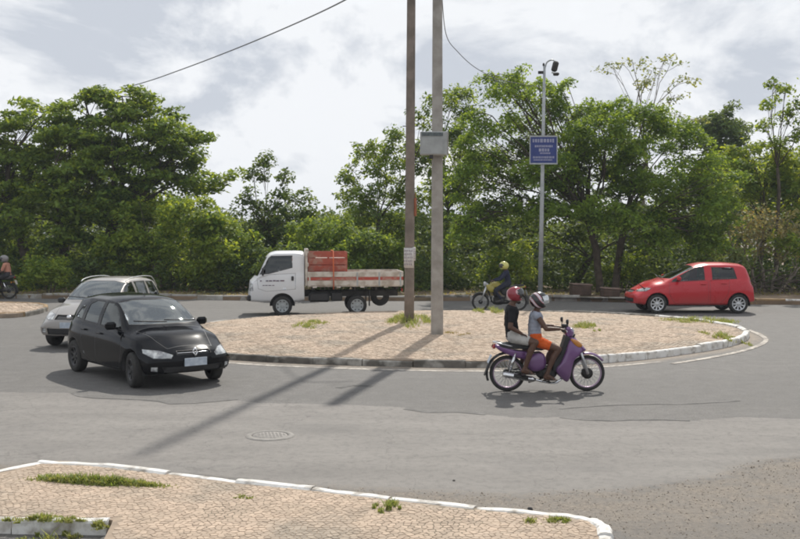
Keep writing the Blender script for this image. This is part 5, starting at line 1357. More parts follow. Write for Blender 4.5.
def stripes(name, c0, c1, c2, scale, rot, th=.58):
    m, n, l, b = base_mat(name); t = N(n, 'ShaderNodeTexCoord'); mp_ = N(n, 'ShaderNodeMapping'); mp_.inputs['Rotation'].default_value = rot; l.new(t.outputs['Object'], mp_.inputs[0])
    wv = N(n, 'ShaderNodeTexWave'); wv.inputs['Scale'].default_value = scale; wv.inputs['Distortion'].default_value = 7.0; wv.inputs['Detail'].default_value = 1; wv.inputs['Detail Scale'].default_value = .8; l.new(mp_.outputs[0], wv.inputs['Vector'])
    r = N(n, 'ShaderNodeValToRGB'); r.color_ramp.interpolation = 'CONSTANT'; e = r.color_ramp.elements; e[0].color = c4(c0); e[1].position = th; e[1].color = c4(c1); q = e.new(th + .16); q.color = c4(c2)
    l.new(wv.outputs[0], r.inputs[0]); l.new(r.outputs[0], b.inputs['Base Color']); b.inputs['Roughness'].default_value = .22; b.inputs['Coat Weight'].default_value = .5
    return m
def cloth(name, c1, c2, scale=9): return pmat(name, c1, c2, scale, .9, bump=.035, bscale=11, spec=.2)
def rider(label, loc, rz, J, shirt, shorts, sleeve, mats, hel, s=1.0, voxel=.0065, shoe=None, long_legs=False, group=None, detail=True):
    """J joints in the bike's own frame (x forward): hip, chest, neck, head; per side sh, el, ha, kn, an"""
    root = empty('person', loc, rz, label, 'person', group)
    V3 = Vector; hip, neck, head = V3(J['hip']), V3(J['neck']), V3(J['head'])
    caps = []; tors = []; leg = []; slv = []
    mid = hip.lerp(neck, .5) + V3((-.02, 0, 0)); chest = hip.lerp(neck, .76)
    for k, (a, b, r0, r1) in enumerate(((hip, mid, .115, .105), (mid, chest, .105, .115))):
        for y in (-.055, .055): caps.append((a + V3((0, y * 1.05, 0)), b + V3((0, y * (1.05 if k == 0 else 1.35), 0)), r0 * .84 * s, r1 * .84 * s)); tors.append((caps[-1][0], caps[-1][1], r0 * .98 * s, r1 * .98 * s))
    caps.append((chest + V3((0, 0, .06)), neck, .085 * s, .055 * s)); caps.append((neck, head - V3((.0, 0, .06)), .052 * s, .050 * s))
    tors.append((chest + V3((0, 0, .02)), neck - V3((0, 0, .03)), .105 * s, .075 * s))
    for side in (-1, 1):
        P = {k: V3((v[0], v[1] * side, v[2])) for k, v in J['R' if side < 0 else 'L'].items()}
        caps.append((chest + V3((0, side * .06, .05)), P['sh'], .075 * s, .062 * s)); tors.append((chest + V3((0, side * .06, .04)), P['sh'], .092 * s, .074 * s))
        caps += [(P['sh'], P['el'], .054 * s, .041 * s), (P['el'], P['el'].lerp(P['ha'], .3), .041 * s, .040 * s), (P['el'].lerp(P['ha'], .3), P['ha'], .040 * s, .026 * s)]
        if sleeve > 0: tors.append((P['sh'], P['sh'].lerp(P['el'], min(sleeve, 1)), .072 * s, .058 * s))
        if sleeve > 1: tors.append((P['el'], P['el'].lerp(P['ha'], sleeve - 1), .057 * s, .040 * s))
        f = P['ha'] - P['el']; caps += hand_caps(P['ha'], J.get('hf', f), (0, 0, 1), side * 1, .17 * s)
        hp = hip + V3((0, side * .085, -.01))
        caps += [(hp, hp.lerp(P['kn'], .5), .095 * s, .082 * s), (hp.lerp(P['kn'], .5), P['kn'], .082 * s, .058 * s), (P['kn'], P['kn'].lerp(P['an'], .32) + V3((-.02, 0, 0)), .056 * s, .056 * s), (P['kn'].lerp(P['an'], .32) + V3((-.02, 0, 0)), P['an'], .056 * s, .034 * s)]
        caps += foot_caps(P['an'], J.get('ff', (1, 0, 0)), .22 * s)
        q = 1.0 if long_legs else J.get('short', .6)
        leg += [(hip + V3((0, side * .07, .03)), hip + V3((0, side * .07, .07)), .112 * s, .108 * s), (hp, hp.lerp(P['kn'], q * .5), .108 * s, .097 * s), (hp.lerp(P['kn'], q * .5), hp.lerp(P['kn'], q), .097 * s, (.068 if long_legs else .086) * s)]
        if long_legs: leg += [(P['kn'], P['kn'].lerp(P['an'], .9), .068 * s, .052 * s)]
        if shoe:
            f2 = V3(J.get('ff', (1, 0, 0))).normalized(); a = P['an']
            sm = blob_mesh('shoe', [(a + V3((0, 0, -.02)), a + V3((0, 0, -.055)) - f2 * .03, .046, .042), (a + V3((0, 0, -.05)), a + f2 * .13 + V3((0, 0, -.08)), .044, .036), (a + f2 * .12 + V3((0, 0, -.085)), a + f2 * .17 + V3((0, 0, -.085)), .036, .03)], .01, 3)
            add('shoe', sm, shoe, root, True)
        else:
            f2 = V3(J.get('ff', (1, 0, 0))).normalized(); a = P['an']
            m = MB(); m.prism([(-.06, -.108), (.17, -.108), (.175, -.100), (.10, -.096), (-.06, -.098)], -.045, .045); m.tube([(.06, -.042, -.10), (.075, -.03, -.055), (.09, 0, -.048), (.075, .03, -.055), (.06, .042, -.10)], .008, 5)
            o = m.build('sandal', mats['sandal'], root); o.data.transform(Matrix.Translation(a) @ Matrix.Scale(s, 4))
    caps += head_caps(head, J.get('look', (1, 0, 0)), .98 * s)
    add('body', blob_mesh('body', caps, voxel), mats['skin'], root, True)
    sm = blob_mesh('shirt', tors, voxel * 1.4, 4); cut_mesh(sm, [(neck + V3((0, 0, -.01)), V3((.25, 0, 1))), (hip + V3((0, 0, -.02)), V3((0, 0, -1)))])
    add('shirt', sm, shirt, root, True)
    lm = blob_mesh('shorts', leg, voxel * 1.4, 4); cut_mesh(lm, [(hip + V3((0, 0, .11)), V3((0, 0, 1)))])
    add('trousers' if long_legs else 'shorts', lm, shorts, root, True)
    if hel: helmet(root, head + V3((.0, 0, .02)), J.get('look', (1, 0, 0)), hel[3] if len(hel) > 3 else .142, hel[0], hel[1], hel[2], hel[4] if len(hel) > 4 else 0, hel[5] if len(hel) > 5 else 0)
    return root
M['visor_silver'] = pmat('silver_visor', (.62, .64, .65), (.45, .47, .48), 12, .18, metal=.6, coat=.5)
M['visor_dark'] = pmat('dark_visor', (.02, .02, .022), (.03, .03, .03), 12, .12, coat=.8)

# ------------------------------------------------------------------ motorcycles
def bike_wheel(parent, x, r, rim_mat, drum, wd=.034, spokes=18, name='wheel'):
    root = empty(name, (x, 0, r)); root.parent = parent
    part('tyre', M['rubber'], root, lambda m: m.lathe([(r - .052, -wd * .7), (r - .03, -wd), (r - .010, -wd * .75), (r, -wd * .25), (r, wd * .25), (r - .010, wd * .75), (r - .03, wd), (r - .052, wd * .7)], 44, axis='Y', closed=True))
    part('rim', rim_mat, root, lambda m: m.lathe([(r - .050, -wd * .72), (r - .064, -wd * .6), (r - .070, 0), (r - .064, wd * .6), (r - .050, wd * .72), (r - .054, 0)], 44, axis='Y', closed=True))
    part('hub', M['steel_dark'], root, lambda m: m.lathe([(0, -.062), (.02, -.062), (drum, -.045), (drum, .035), (.03, .06), (0, .06)], 24, axis='Y'))
    part('axle_nut', M['chrome'], root, lambda m: m.lathe([(0, -.078), (.018, -.076), (.02, -.058)], 8, axis='Y'))
    m = MB()
    for k in range(spokes * 2):
        a = 2 * math.pi * k / (spokes * 2); b = a + (.35 if k % 2 else -.35); s = -1 if (k // 2) % 2 else 1
        m.tube([(drum * .9 * math.cos(b), s * .035, drum * .9 * math.sin(b)), ((r - .066) * math.cos(a), 0, (r - .066) * math.sin(a))], .0028, 4, False)
    o = m.build('spokes', M['metal_grey'], root); o['kind'] = 'stuff'
    return root
def arc_fender(m, cx, cz, r, a0, a1, w0, n=14, drop=.025):
    for i in range(n):
        pass
    vs = []; fs = []; K = 7
    for i in range(n + 1):
        a = R(a0 + (a1 - a0) * i / n); tw = w0 * (1 - .35 * abs(2 * i / n - 1) ** 3)
        for k in range(K):
            u = -1 + 2 * k / (K - 1); rr_ = r - drop * u * u
            vs.append((cx + rr_ * math.cos(a), tw * u, cz + rr_ * math.sin(a)))
        for k in range(K):
            u = -1 + 2 * k / (K - 1); rr_ = r - drop * u * u - .008
            vs.append((cx + rr_ * math.cos(a), tw * u * .94, cz + rr_ * math.sin(a)))
    for i in range(n):
        for k in range(K - 1):
            a = i * 2 * K + k; b = a + 2 * K; fs.append((a, b, b + 1, a + 1)); fs.append((a + K, a + K + 1, b + K + 1, b + K))
    for i in (0, n):
        for k in range(K - 1): a = i * 2 * K + k; fs.append((a, a + 1, a + K + 1, a + K))
    for i in range(n):
        for k in (0, K - 1): a = i * 2 * K + k; b = a + 2 * K; fs.append((a, a + K, b + K, b))
    m._add(vs, fs, True)
def panel(name, parent, mat, pts, y, thick, bulge=.02, sides=(-1, 1)):
    """a curved bodywork panel given by its side outline at lateral distance y"""
    n = len(pts); cx = sum(p[0] for p in pts) / n; cz = sum(p[1] for p in pts) / n
    fine = catmull([Vector((p[0], 0, p[1])) for p in pts], 4, True)
    for s in sides:
        vs = []; fs = []; q = len(fine)
        for (k, yy) in ((1.0, y - thick), (1.0, y - .004), (.93, y + bulge * .55), (.6, y + bulge), (.25, y + bulge * 1.1)):
            vs += [(cx + (p.x - cx) * k, s * yy, cz + (p.z - cz) * k) for p in fine]
        for i in range(4):
            for k in range(q): fs.append((i * q + k, i * q + (k + 1) % q, (i + 1) * q + (k + 1) % q, (i + 1) * q + k))
        fs.append(tuple(range(q))[::-1]); fs.append(tuple(4 * q + k for k in range(q)))
        me = py_mesh(name, vs, fs); bm = bmesh.new(); bm.from_mesh(me); bmesh.ops.recalc_face_normals(bm, faces=bm.faces); bm.to_mesh(me); bm.free()
        add(name, me, mat, parent, True)
purple = paint('purple_paint', (.145, .055, .185), .28, .1, .7, (.22, .18, .16))
M['purple_trim'] = pmat('pale_purple_rim', (.42, .30, .40), (.34, .25, .33), 9, .4, metal=.3)
def step_through(loc, rz):
    root = empty('motorcycle', loc, rz, 'purple step-through motorcycle carrying two riders in front of the island', 'motorcycle')
    r = .275; Z = lambda px, py: ((px - 321) / 277, (515 - py) / 277)
    bike_wheel(root, .61, r, M['purple_trim'], .085); bike_wheel(root, -.61, r, M['purple_trim'], .07)
    for s in (-1, 1):
        part('fork_leg', M['alloy'], root, lambda m: m.tube([(.612, s * .075, .275), (.53, s * .07, .52), (.45, s * .05, .74)], [.021, .024, .022], 10))
        part('shock_absorber', M['chrome'], root, lambda m: (m.tube([(-.60, s * .105, .29), (-.50, s * .115, .60)], .016, 8), m.tube([(-.575, s * .108, .37), (-.515, s * .114, .55)], .027, 10)))
        part('swingarm', M['steel_dark'], root, lambda m: m.tube([(-.62, s * .085, .275), (-.12, s * .08, .31)], .022, 8))
        part('foot_peg', M['rubber'], root, lambda m: m.tube([(.0, s * .10, .165), (.0, s * .24, .17)], .016, 8))
        part('rear_foot_peg', M['rubber'], root, lambda m: m.tube([(-.36, s * .10, .27), (-.37, s * .235, .265)], .015, 8))
        part('grip', M['rubber'], root, lambda m: m.tube([(.20, s * .22, .955), (.185, s * .34, .945)], .018, 10))
        part('mirror', M['black_plastic'], root, lambda m: (m.tube([(.25, s * .17, .98), (.265, s * .21, 1.05)], .007, 6), m.lathe([(0, -.03), (.032, -.022), (.046, 0), (.04, .008), (.0, .01)], 16, (.268, s * .225, 1.08), 'X')))
        part('brake_lever', M['alloy'], root, lambda m: m.tube([(.23, s * .19, .955), (.25, s * .27, .945), (.235, s * .345, .935)], .006, 6))
    part('front_fender', purple, root, lambda m: arc_fender(m, .61, r, .325, 38, 140, .058))
    part('rear_fender', M['black_plastic'], root, lambda m: arc_fender(m, -.61, r, .335, 60, 200, .062))
    part('mud_flap', M['black_plastic'], root, lambda m: m.box((-.93, 0, .33), (.012, .12, .18), rot=Euler((0, R(22), 0)).to_matrix()))
    part('frame', M['steel_dark'], root, lambda m: m.tube(catmull([(.40, 0, .88), (.27, 0, .55), (.10, 0, .38), (-.12, 0, .40), (-.38, 0, .55), (-.72, 0, .66)], 5), .035, 10))
    panel('leg_shield', root, purple, [Z(412, 292), Z(436, 300), Z(462, 335), Z(448, 362), Z(428, 385), Z(405, 468), Z(372, 452), Z(352, 420), Z(372, 390), Z(392, 345)], .135, .09, .03)
    part('inner_shield', M['black_plastic'], root, lambda m: m.prism([Z(396, 275), Z(414, 285), Z(400, 350), Z(376, 400), Z(356, 430), Z(338, 428), Z(340, 400), Z(372, 350)], -.12, .12, bev=.02))
    part('front_cowl', purple, root, lambda m: m.prism([Z(408, 282), Z(436, 288), Z(472, 326), Z(482, 338), Z(462, 350), Z(440, 340), Z(420, 320)], -.13, .13, bev=.035))
    panel('turn_signal', root, M['amber'], [Z(412, 290), Z(440, 296), Z(462, 316), Z(450, 326), Z(428, 314)], .152, .03, .014)
    part('handlebar_cowl', purple, root, lambda m: m.prism([Z(388, 262), Z(396, 243), Z(412, 240), Z(428, 262), Z(424, 282), Z(400, 288)], -.11, .11, bev=.03))
    part('headlight', M['lamp_glass'], root, lambda m: m.lathe([(0, .04), (.05, .032), (.075, .0), (.07, -.02)], 20, (.37, 0, .90), 'X'))
    part('handlebar', M['steel_dark'], root, lambda m: m.tube(catmull([(.185, -.34, .945), (.22, -.18, .965), (.29, 0, .955), (.22, .18, .965), (.185, .34, .945)], 4), .012, 8))
    part('speedometer', M['black_plastic'], root, lambda m: m.lathe([(0, .03), (.05, .025), (.055, -.02), (0, -.03)], 16, (.27, 0, 1.0), 'Z'))
    part('seat', M['black_plastic'], root, lambda m: m.prism([(-.76, .70), (-.74, .735), (-.45, .765), (-.22, .72), (-.02, .70), (.0, .67), (-.1, .63), (-.45, .655), (-.7, .665)], -.12, .12, bev=.03))
    panel('side_cowl', root, purple, [Z(228, 372), Z(262, 352), Z(300, 352), Z(312, 392), Z(300, 418), Z(262, 428), Z(236, 412)], .115, .06, .03)
    panel('tail_cowl', root, purple, [Z(96, 318), Z(120, 318), Z(180, 338), Z(232, 346), Z(236, 372), Z(200, 374), Z(140, 352), Z(108, 334)], .095, .07, .025)
    part('tail_light', M['red_lens'], root, lambda m: m.box((-.82, 0, .69), (.05, .14, .07), rot=Euler((0, R(20), 0)).to_matrix(), bev=.015))
    part('grab_rail', M['alloy'], root, lambda m: m.tube(catmull([(-.55, -.13, .70), (-.74, -.13, .745), (-.83, 0, .76), (-.74, .13, .745), (-.55, .13, .70)], 4), .011, 8))
    part('engine', M['steel_dark'], root, lambda m: (m.box((-.02, 0, .29), (.30, .22, .17), bev=.04), m.tube([(.08, 0, .30), (.24, 0, .33)], .062, 14), m.lathe([(0, -.135), (.075, -.13), (.085, -.10)], 18, (-.02, 0, .28), 'Y'), m.lathe([(0, .135), (.085, .13), (.095, .10)], 18, (-.06, 0, .28), 'Y')))
    part('cooling_fin', M['alloy'], root, lambda m: [m.lathe([(.068, -.003), (.072, 0), (.068, .003)], 16, (.12 + .02 * k, 0, .31 + .003 * k), 'X') for k in range(6)])['kind'] = 'stuff'
    part('chain_cover', M['black_plastic'], root, lambda m: m.box((-.36, .10, .30), (.50, .03, .08), bev=.015))
    part('exhaust_pipe', M['chrome'], root, lambda m: m.tube(catmull([(.20, -.03, .28), (.20, -.09, .20), (.08, -.125, .145), (-.10, -.135, .17), (-.22, -.14, .20)], 5), .018, 10))
    part('muffler', M['chrome'], root, lambda m: m.tube([(-.20, -.145, .195), (-.26, -.15, .205), (-.66, -.155, .275), (-.70, -.155, .283)], [.022, .042, .046, .030], 16))
    part('heat_shield', M['steel_dark'], root, lambda m: m.tube([(-.32, -.168, .222), (-.54, -.172, .262)], .036, 12, flat=.8))
    part('kickstand', M['steel_dark'], root, lambda m: m.tube([(.02, .12, .20), (-.18, .17, .13), (-.26, .17, .11)], .012, 7))
    part('gear_pedal', M['alloy'], root, lambda m: m.tube([(.16, .13, .18), (.02, .14, .17), (-.10, .13, .19)], .009, 7))
    part('brake_pedal', M['alloy'], root, lambda m: m.tube([(.14, -.15, .15), (.04, -.15, .14), (-.05, -.12, .17)], .010, 7))
    part('number_plate', M['plate'], root, lambda m: m.box((-.885, 0, .50), (.008, .17, .13), rot=Euler((0, R(24), 0)).to_matrix()))
    return root
bike_loc = gp(547, 391, 0); bike_loc.z = 0
biz = step_through(bike_loc, R(1.5))
M['sandal'] = pmat('sandal', (.05, .04, .035), (.08, .06, .05), 20, .8)
pm = dict(skin=M['skin'], sandal=M['sandal'])
JD = dict(hip=(-.19, 0, .785), neck=(-.17, 0, 1.235), head=(-.125, 0, 1.37), short=.55, hf=(1, 0, -.15), ff=(1, 0, -.05),
          R=dict(sh=(-.18, .165, 1.165), el=(-.06, .25, .975), ha=(.135, .275, .975), kn=(.14, .17, .66), an=(-.03, .17, .285)), L=dict(sh=(-.18, .165, 1.165), el=(-.06, .25, .975), ha=(.135, .275, .975), kn=(.14, .17, .66), an=(-.03, .17, .285)))
rider('person driving the purple motorcycle in pale tank top and orange shorts', bike_loc, R(1.5), JD, cloth('pale_tank_top', (.34, .36, .42), (.26, .28, .34)), cloth('orange_shorts', (.70, .13, .03), (.60, .10, .02)), 0, pm,
      (stripes('black_pink_helmet', (.012, .012, .014), (.50, .16, .20), (.60, .56, .58), 2.6, (0.3, .8, .4), .72), M['visor_silver'], M['black_plastic'], .131, R(6), R(18)), .90, .0055)
JP = dict(hip=(-.53, 0, .845), neck=(-.55, 0, 1.325), head=(-.49, 0, 1.465), short=.62, hf=(1, 0, -.4), ff=(1, 0, -.1),
          R=dict(sh=(-.555, .175, 1.255), el=(-.60, .235, 1.0), ha=(-.43, .20, .905), kn=(-.22, .245, .77), an=(-.37, .215, .385)), L=dict(sh=(-.555, .175, 1.255), el=(-.60, .235, 1.0), ha=(-.43, .20, .905), kn=(-.22, .245, .77), an=(-.37, .215, .385)))
rider('person riding pillion on the purple motorcycle in black shirt and pale shorts', bike_loc, R(1.5), JP, cloth('black_shirt', (.012, .012, .013), (.02, .02, .022)), cloth('pale_shorts', (.48, .46, .43), (.38, .37, .35)), .62, pm,
      (stripes('red_helmet', (.25, .018, .032), (.30, .03, .05), (.55, .36, .38), 1.6, (.2, .4, 1.2)), M['visor_dark'], M['black_plastic'], .117, R(4), R(30)), .93, .0055)

def road_bike(loc, rz, label, colour, plate_rear=False):
    root = empty('motorcycle', loc, rz, label, 'motorcycle'); r = .295
    bike_wheel(root, .64, r, M['steel_dark'], .07); bike_wheel(root, -.64, r, M['steel_dark'], .07)
    for s in (-1, 1):
        part('fork_leg', M['alloy'], root, lambda m: m.tube([(.642, s * .08, .295), (.40, s * .08, .92)], .024, 8))
        part('shock_absorber', M['chrome'], root, lambda m: m.tube([(-.60, s * .12, .32), (-.48, s * .12, .64)], .028, 8))
        part('swingarm', M['steel_dark'], root, lambda m: m.tube([(-.64, s * .09, .295), (-.10, s * .09, .36)], .022, 8))
        part('foot_peg', M['rubber'], root, lambda m: m.tube([(-.02, s * .10, .30), (-.02, s * .26, .30)], .016, 6))
        part('grip', M['rubber'], root, lambda m: m.tube([(.30, s * .24, 1.0), (.25, s * .36, .99)], .018, 8))
        part('mirror', M['black_plastic'], root, lambda m: (m.tube([(.32, s * .2, 1.0), (.34, s * .26, 1.14)], .007, 5), m.lathe([(0, -.012), (.05, -.01), (.055, 0), (0, .004)], 14, (.345, s * .28, 1.16), 'X')))
        part('turn_signal', M['amber'], root, lambda m: m.box((-.78, s * .13, .62), (.05, .07, .05), bev=.015))
    part('front_fender', M['black_plastic'], root, lambda m: arc_fender(m, .64, r, .335, 30, 150, .055))
    part('rear_fender', M['black_plastic'], root, lambda m: arc_fender(m, -.64, r, .345, 60, 195, .06))
    part('frame', M['steel_dark'], root, lambda m: (m.tube(catmull([(.42, 0, .88), (.34, 0, .55), (.20, 0, .25), (-.10, 0, .24), (-.20, 0, .50), (-.25, 0, .70)], 4), .022, 8), m.tube([(.42, 0, .86), (-.25, 0, .70), (-.78, 0, .74)], .022, 8)))
    part('fuel_tank', colour, root, lambda m: m.prism([(.36, .84), (.30, .97), (.10, 1.0), (-.06, .90), (-.10, .80), (.05, .77), (.30, .76)], -.13, .13, bev=.06))
    panel('tank_shroud', root, colour, [(.46, .86), (.30, .88), (.16, .72), (.26, .62), (.40, .70)], .14, .04, .02)
    panel('side_cover', root, M['black_plastic'], [(-.02, .72), (-.28, .74), (-.34, .60), (-.12, .52)], .11, .06, .015)
    panel('tail_cowl', root, colour, [(-.30, .78), (-.60, .82), (-.84, .86), (-.82, .78), (-.55, .72)], .09, .06, .015)
    part('seat', M['black_plastic'], root, lambda m: m.prism([(-.06, .80), (-.05, .86), (-.30, .83), (-.60, .88), (-.80, .90), (-.82, .84), (-.5, .77)], -.13, .13, bev=.03))
    part('engine', M['steel_dark'], root, lambda m: (m.box((.02, 0, .36), (.38, .26, .22), bev=.04), m.tube([(.10, 0, .44), (.17, 0, .64)], .075, 12)))
    part('muffler', M['steel_dark'], root, lambda m: m.tube([(.25, -.07, .50), (.28, -.10, .30), (.05, -.13, .22), (-.25, -.14, .26), (-.75, -.15, .38)], [.018, .018, .02, .045, .05], 10))
    part('handlebar', M['steel_dark'], root, lambda m: m.tube(catmull([(.25, -.36, .99), (.31, -.20, 1.01), (.38, 0, .96), (.31, .20, 1.01), (.25, .36, .99)], 4), .012, 8))
    part('headlight', M['lamp_glass'], root, lambda m: m.lathe([(0, .05), (.07, .035), (.085, 0), (.06, -.06), (0, -.08)], 18, (.50, 0, .90), 'X'))
    part('tail_light', M['red_lens'], root, lambda m: m.box((-.86, 0, .80), (.05, .12, .07), bev=.015))
    part('number_plate', M['plate'] if not plate_rear else M['bed_white'], root, lambda m: m.box((-.91, 0, .62), (.008, .20, .17), rot=Euler((0, R(18), 0)).to_matrix()))
    return root
yellow = paint('yellow_paint', (.34, .29, .045), .3, 0, .6); blackp = paint('black_bike_paint', (.02, .02, .022), .3, 0, .6)
yl = Vector((3.12, 31.3, 0)); road_bike(yl, R(180), 'yellow motorcycle passing behind the island below the lamp post', yellow).scale = (.93, .93, .93)
def JR(dx=0.0, reach=.27, dz=0.0):
    sd = dict(sh=(-.20 + dx, .185, 1.30 + dz), el=(.0 + dx, .27, 1.08 + dz), ha=(reach - .07, .30, 1.02), kn=(.18 + dx, .20, .70 + dz), an=(-.02 + dx, .20, .40 + dz))
    return dict(hip=(-.26 + dx, 0, .93 + dz), neck=(-.18 + dx, 0, 1.375 + dz), head=(-.12 + dx, 0, 1.50 + dz), hf=(1, 0, -.1), R=dict(sd), L=dict(sd))
trs = cloth('navy_trousers', (.025, .028, .045), (.035, .038, .055)); M['shoe'] = pmat('dark_shoe', (.05, .05, .05), (.09, .085, .08), 12, .8)
rider('person in navy jacket and yellow helmet riding the yellow motorcycle', yl, R(180), JR(-.02), cloth('navy_jacket', (.02, .024, .045), (.03, .034, .06)), trs, 1.9, pm,
      (pmat('yellow_helmet', (.58, .56, .16), (.50, .48, .14), 4, .3, coat=.5), M['visor_dark'], M['black_plastic'], .145), .98, .009, shoe=M['shoe'], long_legs=True).scale = (.93, .93, .93)
ll = gp(-8.5, 299, 0); ll.z = 0
road_bike(ll, R(182), 'black motorcycle with white rear plate leaving at the far left edge', blackp, True)
rider('person in salmon shirt riding pillion at the far left edge', ll, R(182), {**JR(-.36, -.05, -.03), 'R': dict(sh=(-.56, .19, 1.27), el=(-.48, .27, 1.03), ha=(-.30, .2, .95), kn=(-.16, .24, .74), an=(-.34, .22, .36)), 'L': dict(sh=(-.56, .19, 1.27), el=(-.48, .27, 1.03), ha=(-.30, .2, .95), kn=(-.16, .24, .74), an=(-.34, .22, .36))},
      cloth('salmon_shirt', (.55, .27, .19), (.46, .21, .15)), cloth('dark_shorts', (.03, .03, .035), (.05, .05, .055)), .8, pm, (pmat('grey_helmet', (.25, .24, .24), (.2, .19, .19), 5, .35, coat=.4), M['visor_dark'], M['black_plastic'], .14), .98, .009)
rider('person in dark shirt driving the motorcycle cut by the left edge', ll, R(182), JR(.02), cloth('dark_shirt', (.04, .045, .05), (.06, .065, .07)), cloth('blue_shorts', (.05, .07, .12), (.07, .09, .14)), .8, pm, (pmat('pale_blue_helmet', (.38, .46, .52), (.32, .4, .46), 5, .35, coat=.4), M['visor_dark'], M['black_plastic'], .14), .98, .009)
# ------------------------------------------------------------------ poles, cables, lamp post
def pole(label, px, py, w0, w1, h, dx_top, mat, square, name='utility_pole', z0=.2):
    b = gp(px, py, z0); root = empty(name, (b.x, b.y, z0 - .02), 0, label, 'utility pole')
    m = MB(); n = 12; pts = [(dx_top * k / n, 0, -.3 + (h + .3) * k / n) for k in range(n + 1)]; rr_ = [(w0 + (w1 - w0) * k / n) / 2 for k in range(n + 1)]
    if square:
        vs = []; fs = []
        for (x, y, z), r in zip(pts, rr_):
            c = r * .22
            vs += [(x + a, y + b_, z) for a, b_ in ((-r + c, -r), (r - c, -r), (r, -r + c), (r, r - c), (r - c, r), (-r + c, r), (-r, r - c), (-r, -r + c))]
        for i in range(n):
            for k in range(8): fs.append((i * 8 + k, i * 8 + (k + 1) % 8, (i + 1) * 8 + (k + 1) % 8, (i + 1) * 8 + k))
        fs.append(tuple(n * 8 + k for k in range(8))); m._add(vs, fs, False)
    else: m.tube(pts, rr_, 14)
    m.build('shaft', mat, root, fix=False); return root
pl = pole('dark brown utility pole with paper notices tied round it', 409, 322, .255, .18, 15.4, .10, M['old_wood'], False)
prr = pole('pale grey concrete utility pole carrying a small metal box', 437, 334, .27, .195, 8.6, .0, M['concrete'], True)
part('pole_band', M['steel_dark'], pl, lambda m: [m.lathe([(.124, z - .02), (.129, z), (.124, z + .02)], 16, (.012, 0, 0)) for k, z in ((0, 1.75),)])
part('step_bolt', M['steel_dark'], pl, lambda m: m.tube([(-.16, 0, 4.9), (.22, 0, 4.9)], .012, 6))
part('insulator_bracket', M['steel_dark'], prr, lambda m: [m.box((0, -.12, z), (.08, .10, .06)) for z in (8.05, 8.3)])['kind'] = 'stuff'
part('insulator_bracket', M['steel_dark'], pl, lambda m: [m.box((.07, -.14, z), (.08, .10, .06)) for z in (10.2, 12.0, 13.8)])['kind'] = 'stuff'
M['paper'] = pmat('weathered_paper', (.62, .60, .58), (.50, .47, .45), 14, .9, bump=.004, bscale=30)
M['print'] = pmat('faded_print', (.28, .25, .27), (.44, .40, .42), 30, .9)
def notice(label, cx_px, cy_px, w_, h_, ang0, r):
    z = pt(cx_px, cy_px, pl.location.y - .15).z; m = MB(); vs = []; fs = []; n = 8
    root = empty('paper_notice', (pl.location.x + .012, pl.location.y, z), 0, label, 'notice')
    for k in range(n + 1):
        a = ang0 + (k / n - .5) * w_ / r
        e = .012 * math.sin(k * 2.1)
        for z_ in (-h_ / 2 + (.02 if k < 2 else 0), 0, h_ / 2): vs.append(((r + abs(e)) * math.sin(a), -(r + abs(e)) * math.cos(a), z_))
    for k in range(n):
        for j in (0, 1): fs.append((k * 3 + j, k * 3 + 3 + j, k * 3 + 4 + j, k * 3 + 1 + j))
    b = len(vs)
    me = py_mesh('sheet', vs, fs); o = add('sheet', me, M['paper'], root, True)
    md = o.modifiers.new('s', 'SOLIDIFY'); md.thickness = .004
    rr_ = random.Random(int(cx_px)); m = MB()
    for row in range(5):
        zz_ = h_ * (.36 - .17 * row); x = -.36
        while x < .36:
            ww = rr_.uniform(.05, .14); a0 = ang0 + x * w_ / r; a1 = ang0 + min(x + ww, .38) * w_ / r; R_ = r + .016
            m._add([(R_ * math.sin(a), -R_ * math.cos(a), zz_ + d) for a in (a0, a1) for d in (-h_ * .045, h_ * .045)], [(0, 2, 3, 1)], False); x += ww + .05
    q = m.build('print', M['print'], root); q['kind'] = 'stuff'
notice('white printed paper notice wrapped round the dark pole', 409, 258, .32, .50, -.35, .138)
notice('smaller blank white paper on the right side of the dark pole', 420, 254, .16, .34, 1.15, .140)
ob = tag(MB().box((0, 0, 0), (.07, .10, .46), bev=.02).tube([(0, 0, .24), (0, 0, .34)], .014, 6).build('cable_box', pmat('rust_orange', (.30, .10, .045), (.22, .075, .035), 8, .7), None), 'small rusty orange box clamped on the dark pole', 'box')
ob.location = (pl.location.x + .155, pl.location.y - .03, pt(417, 207, pl.location.y).z)
bx = empty('meter_box', (prr.location.x - .09, prr.location.y - .26, pt(434, 143.5, prr.location.y - .26).z), 0, 'grey metal box with dark strip mounted on the concrete pole', 'box')
M['box_grey'] = pmat('box_grey', (.36, .37, .36), (.29, .30, .29), 6, .6)
part('case', M['box_grey'], bx, lambda m: m.box((0, 0, 0), (.58, .20, .50), bev=.012))
part('door', M['box_grey'], bx, lambda m: m.box((-.03, -.104, -.06), (.46, .012, .34), bev=.004))
part('dark_strip', pmat('dark_strip', (.05, .06, .065), (.12, .15, .15), 30, .5), bx, lambda m: m.box((-.03, -.106, .19), (.46, .014, .075)))
part('side_wing', M['kerb_far'], bx, lambda m: m.box((.305, .01, .0), (.03, .16, .46)))
part('clamp', M['steel_dark'], bx, lambda m: (m.box((-.05, -.02, -.29), (.08, .10, .09), bev=.01),))

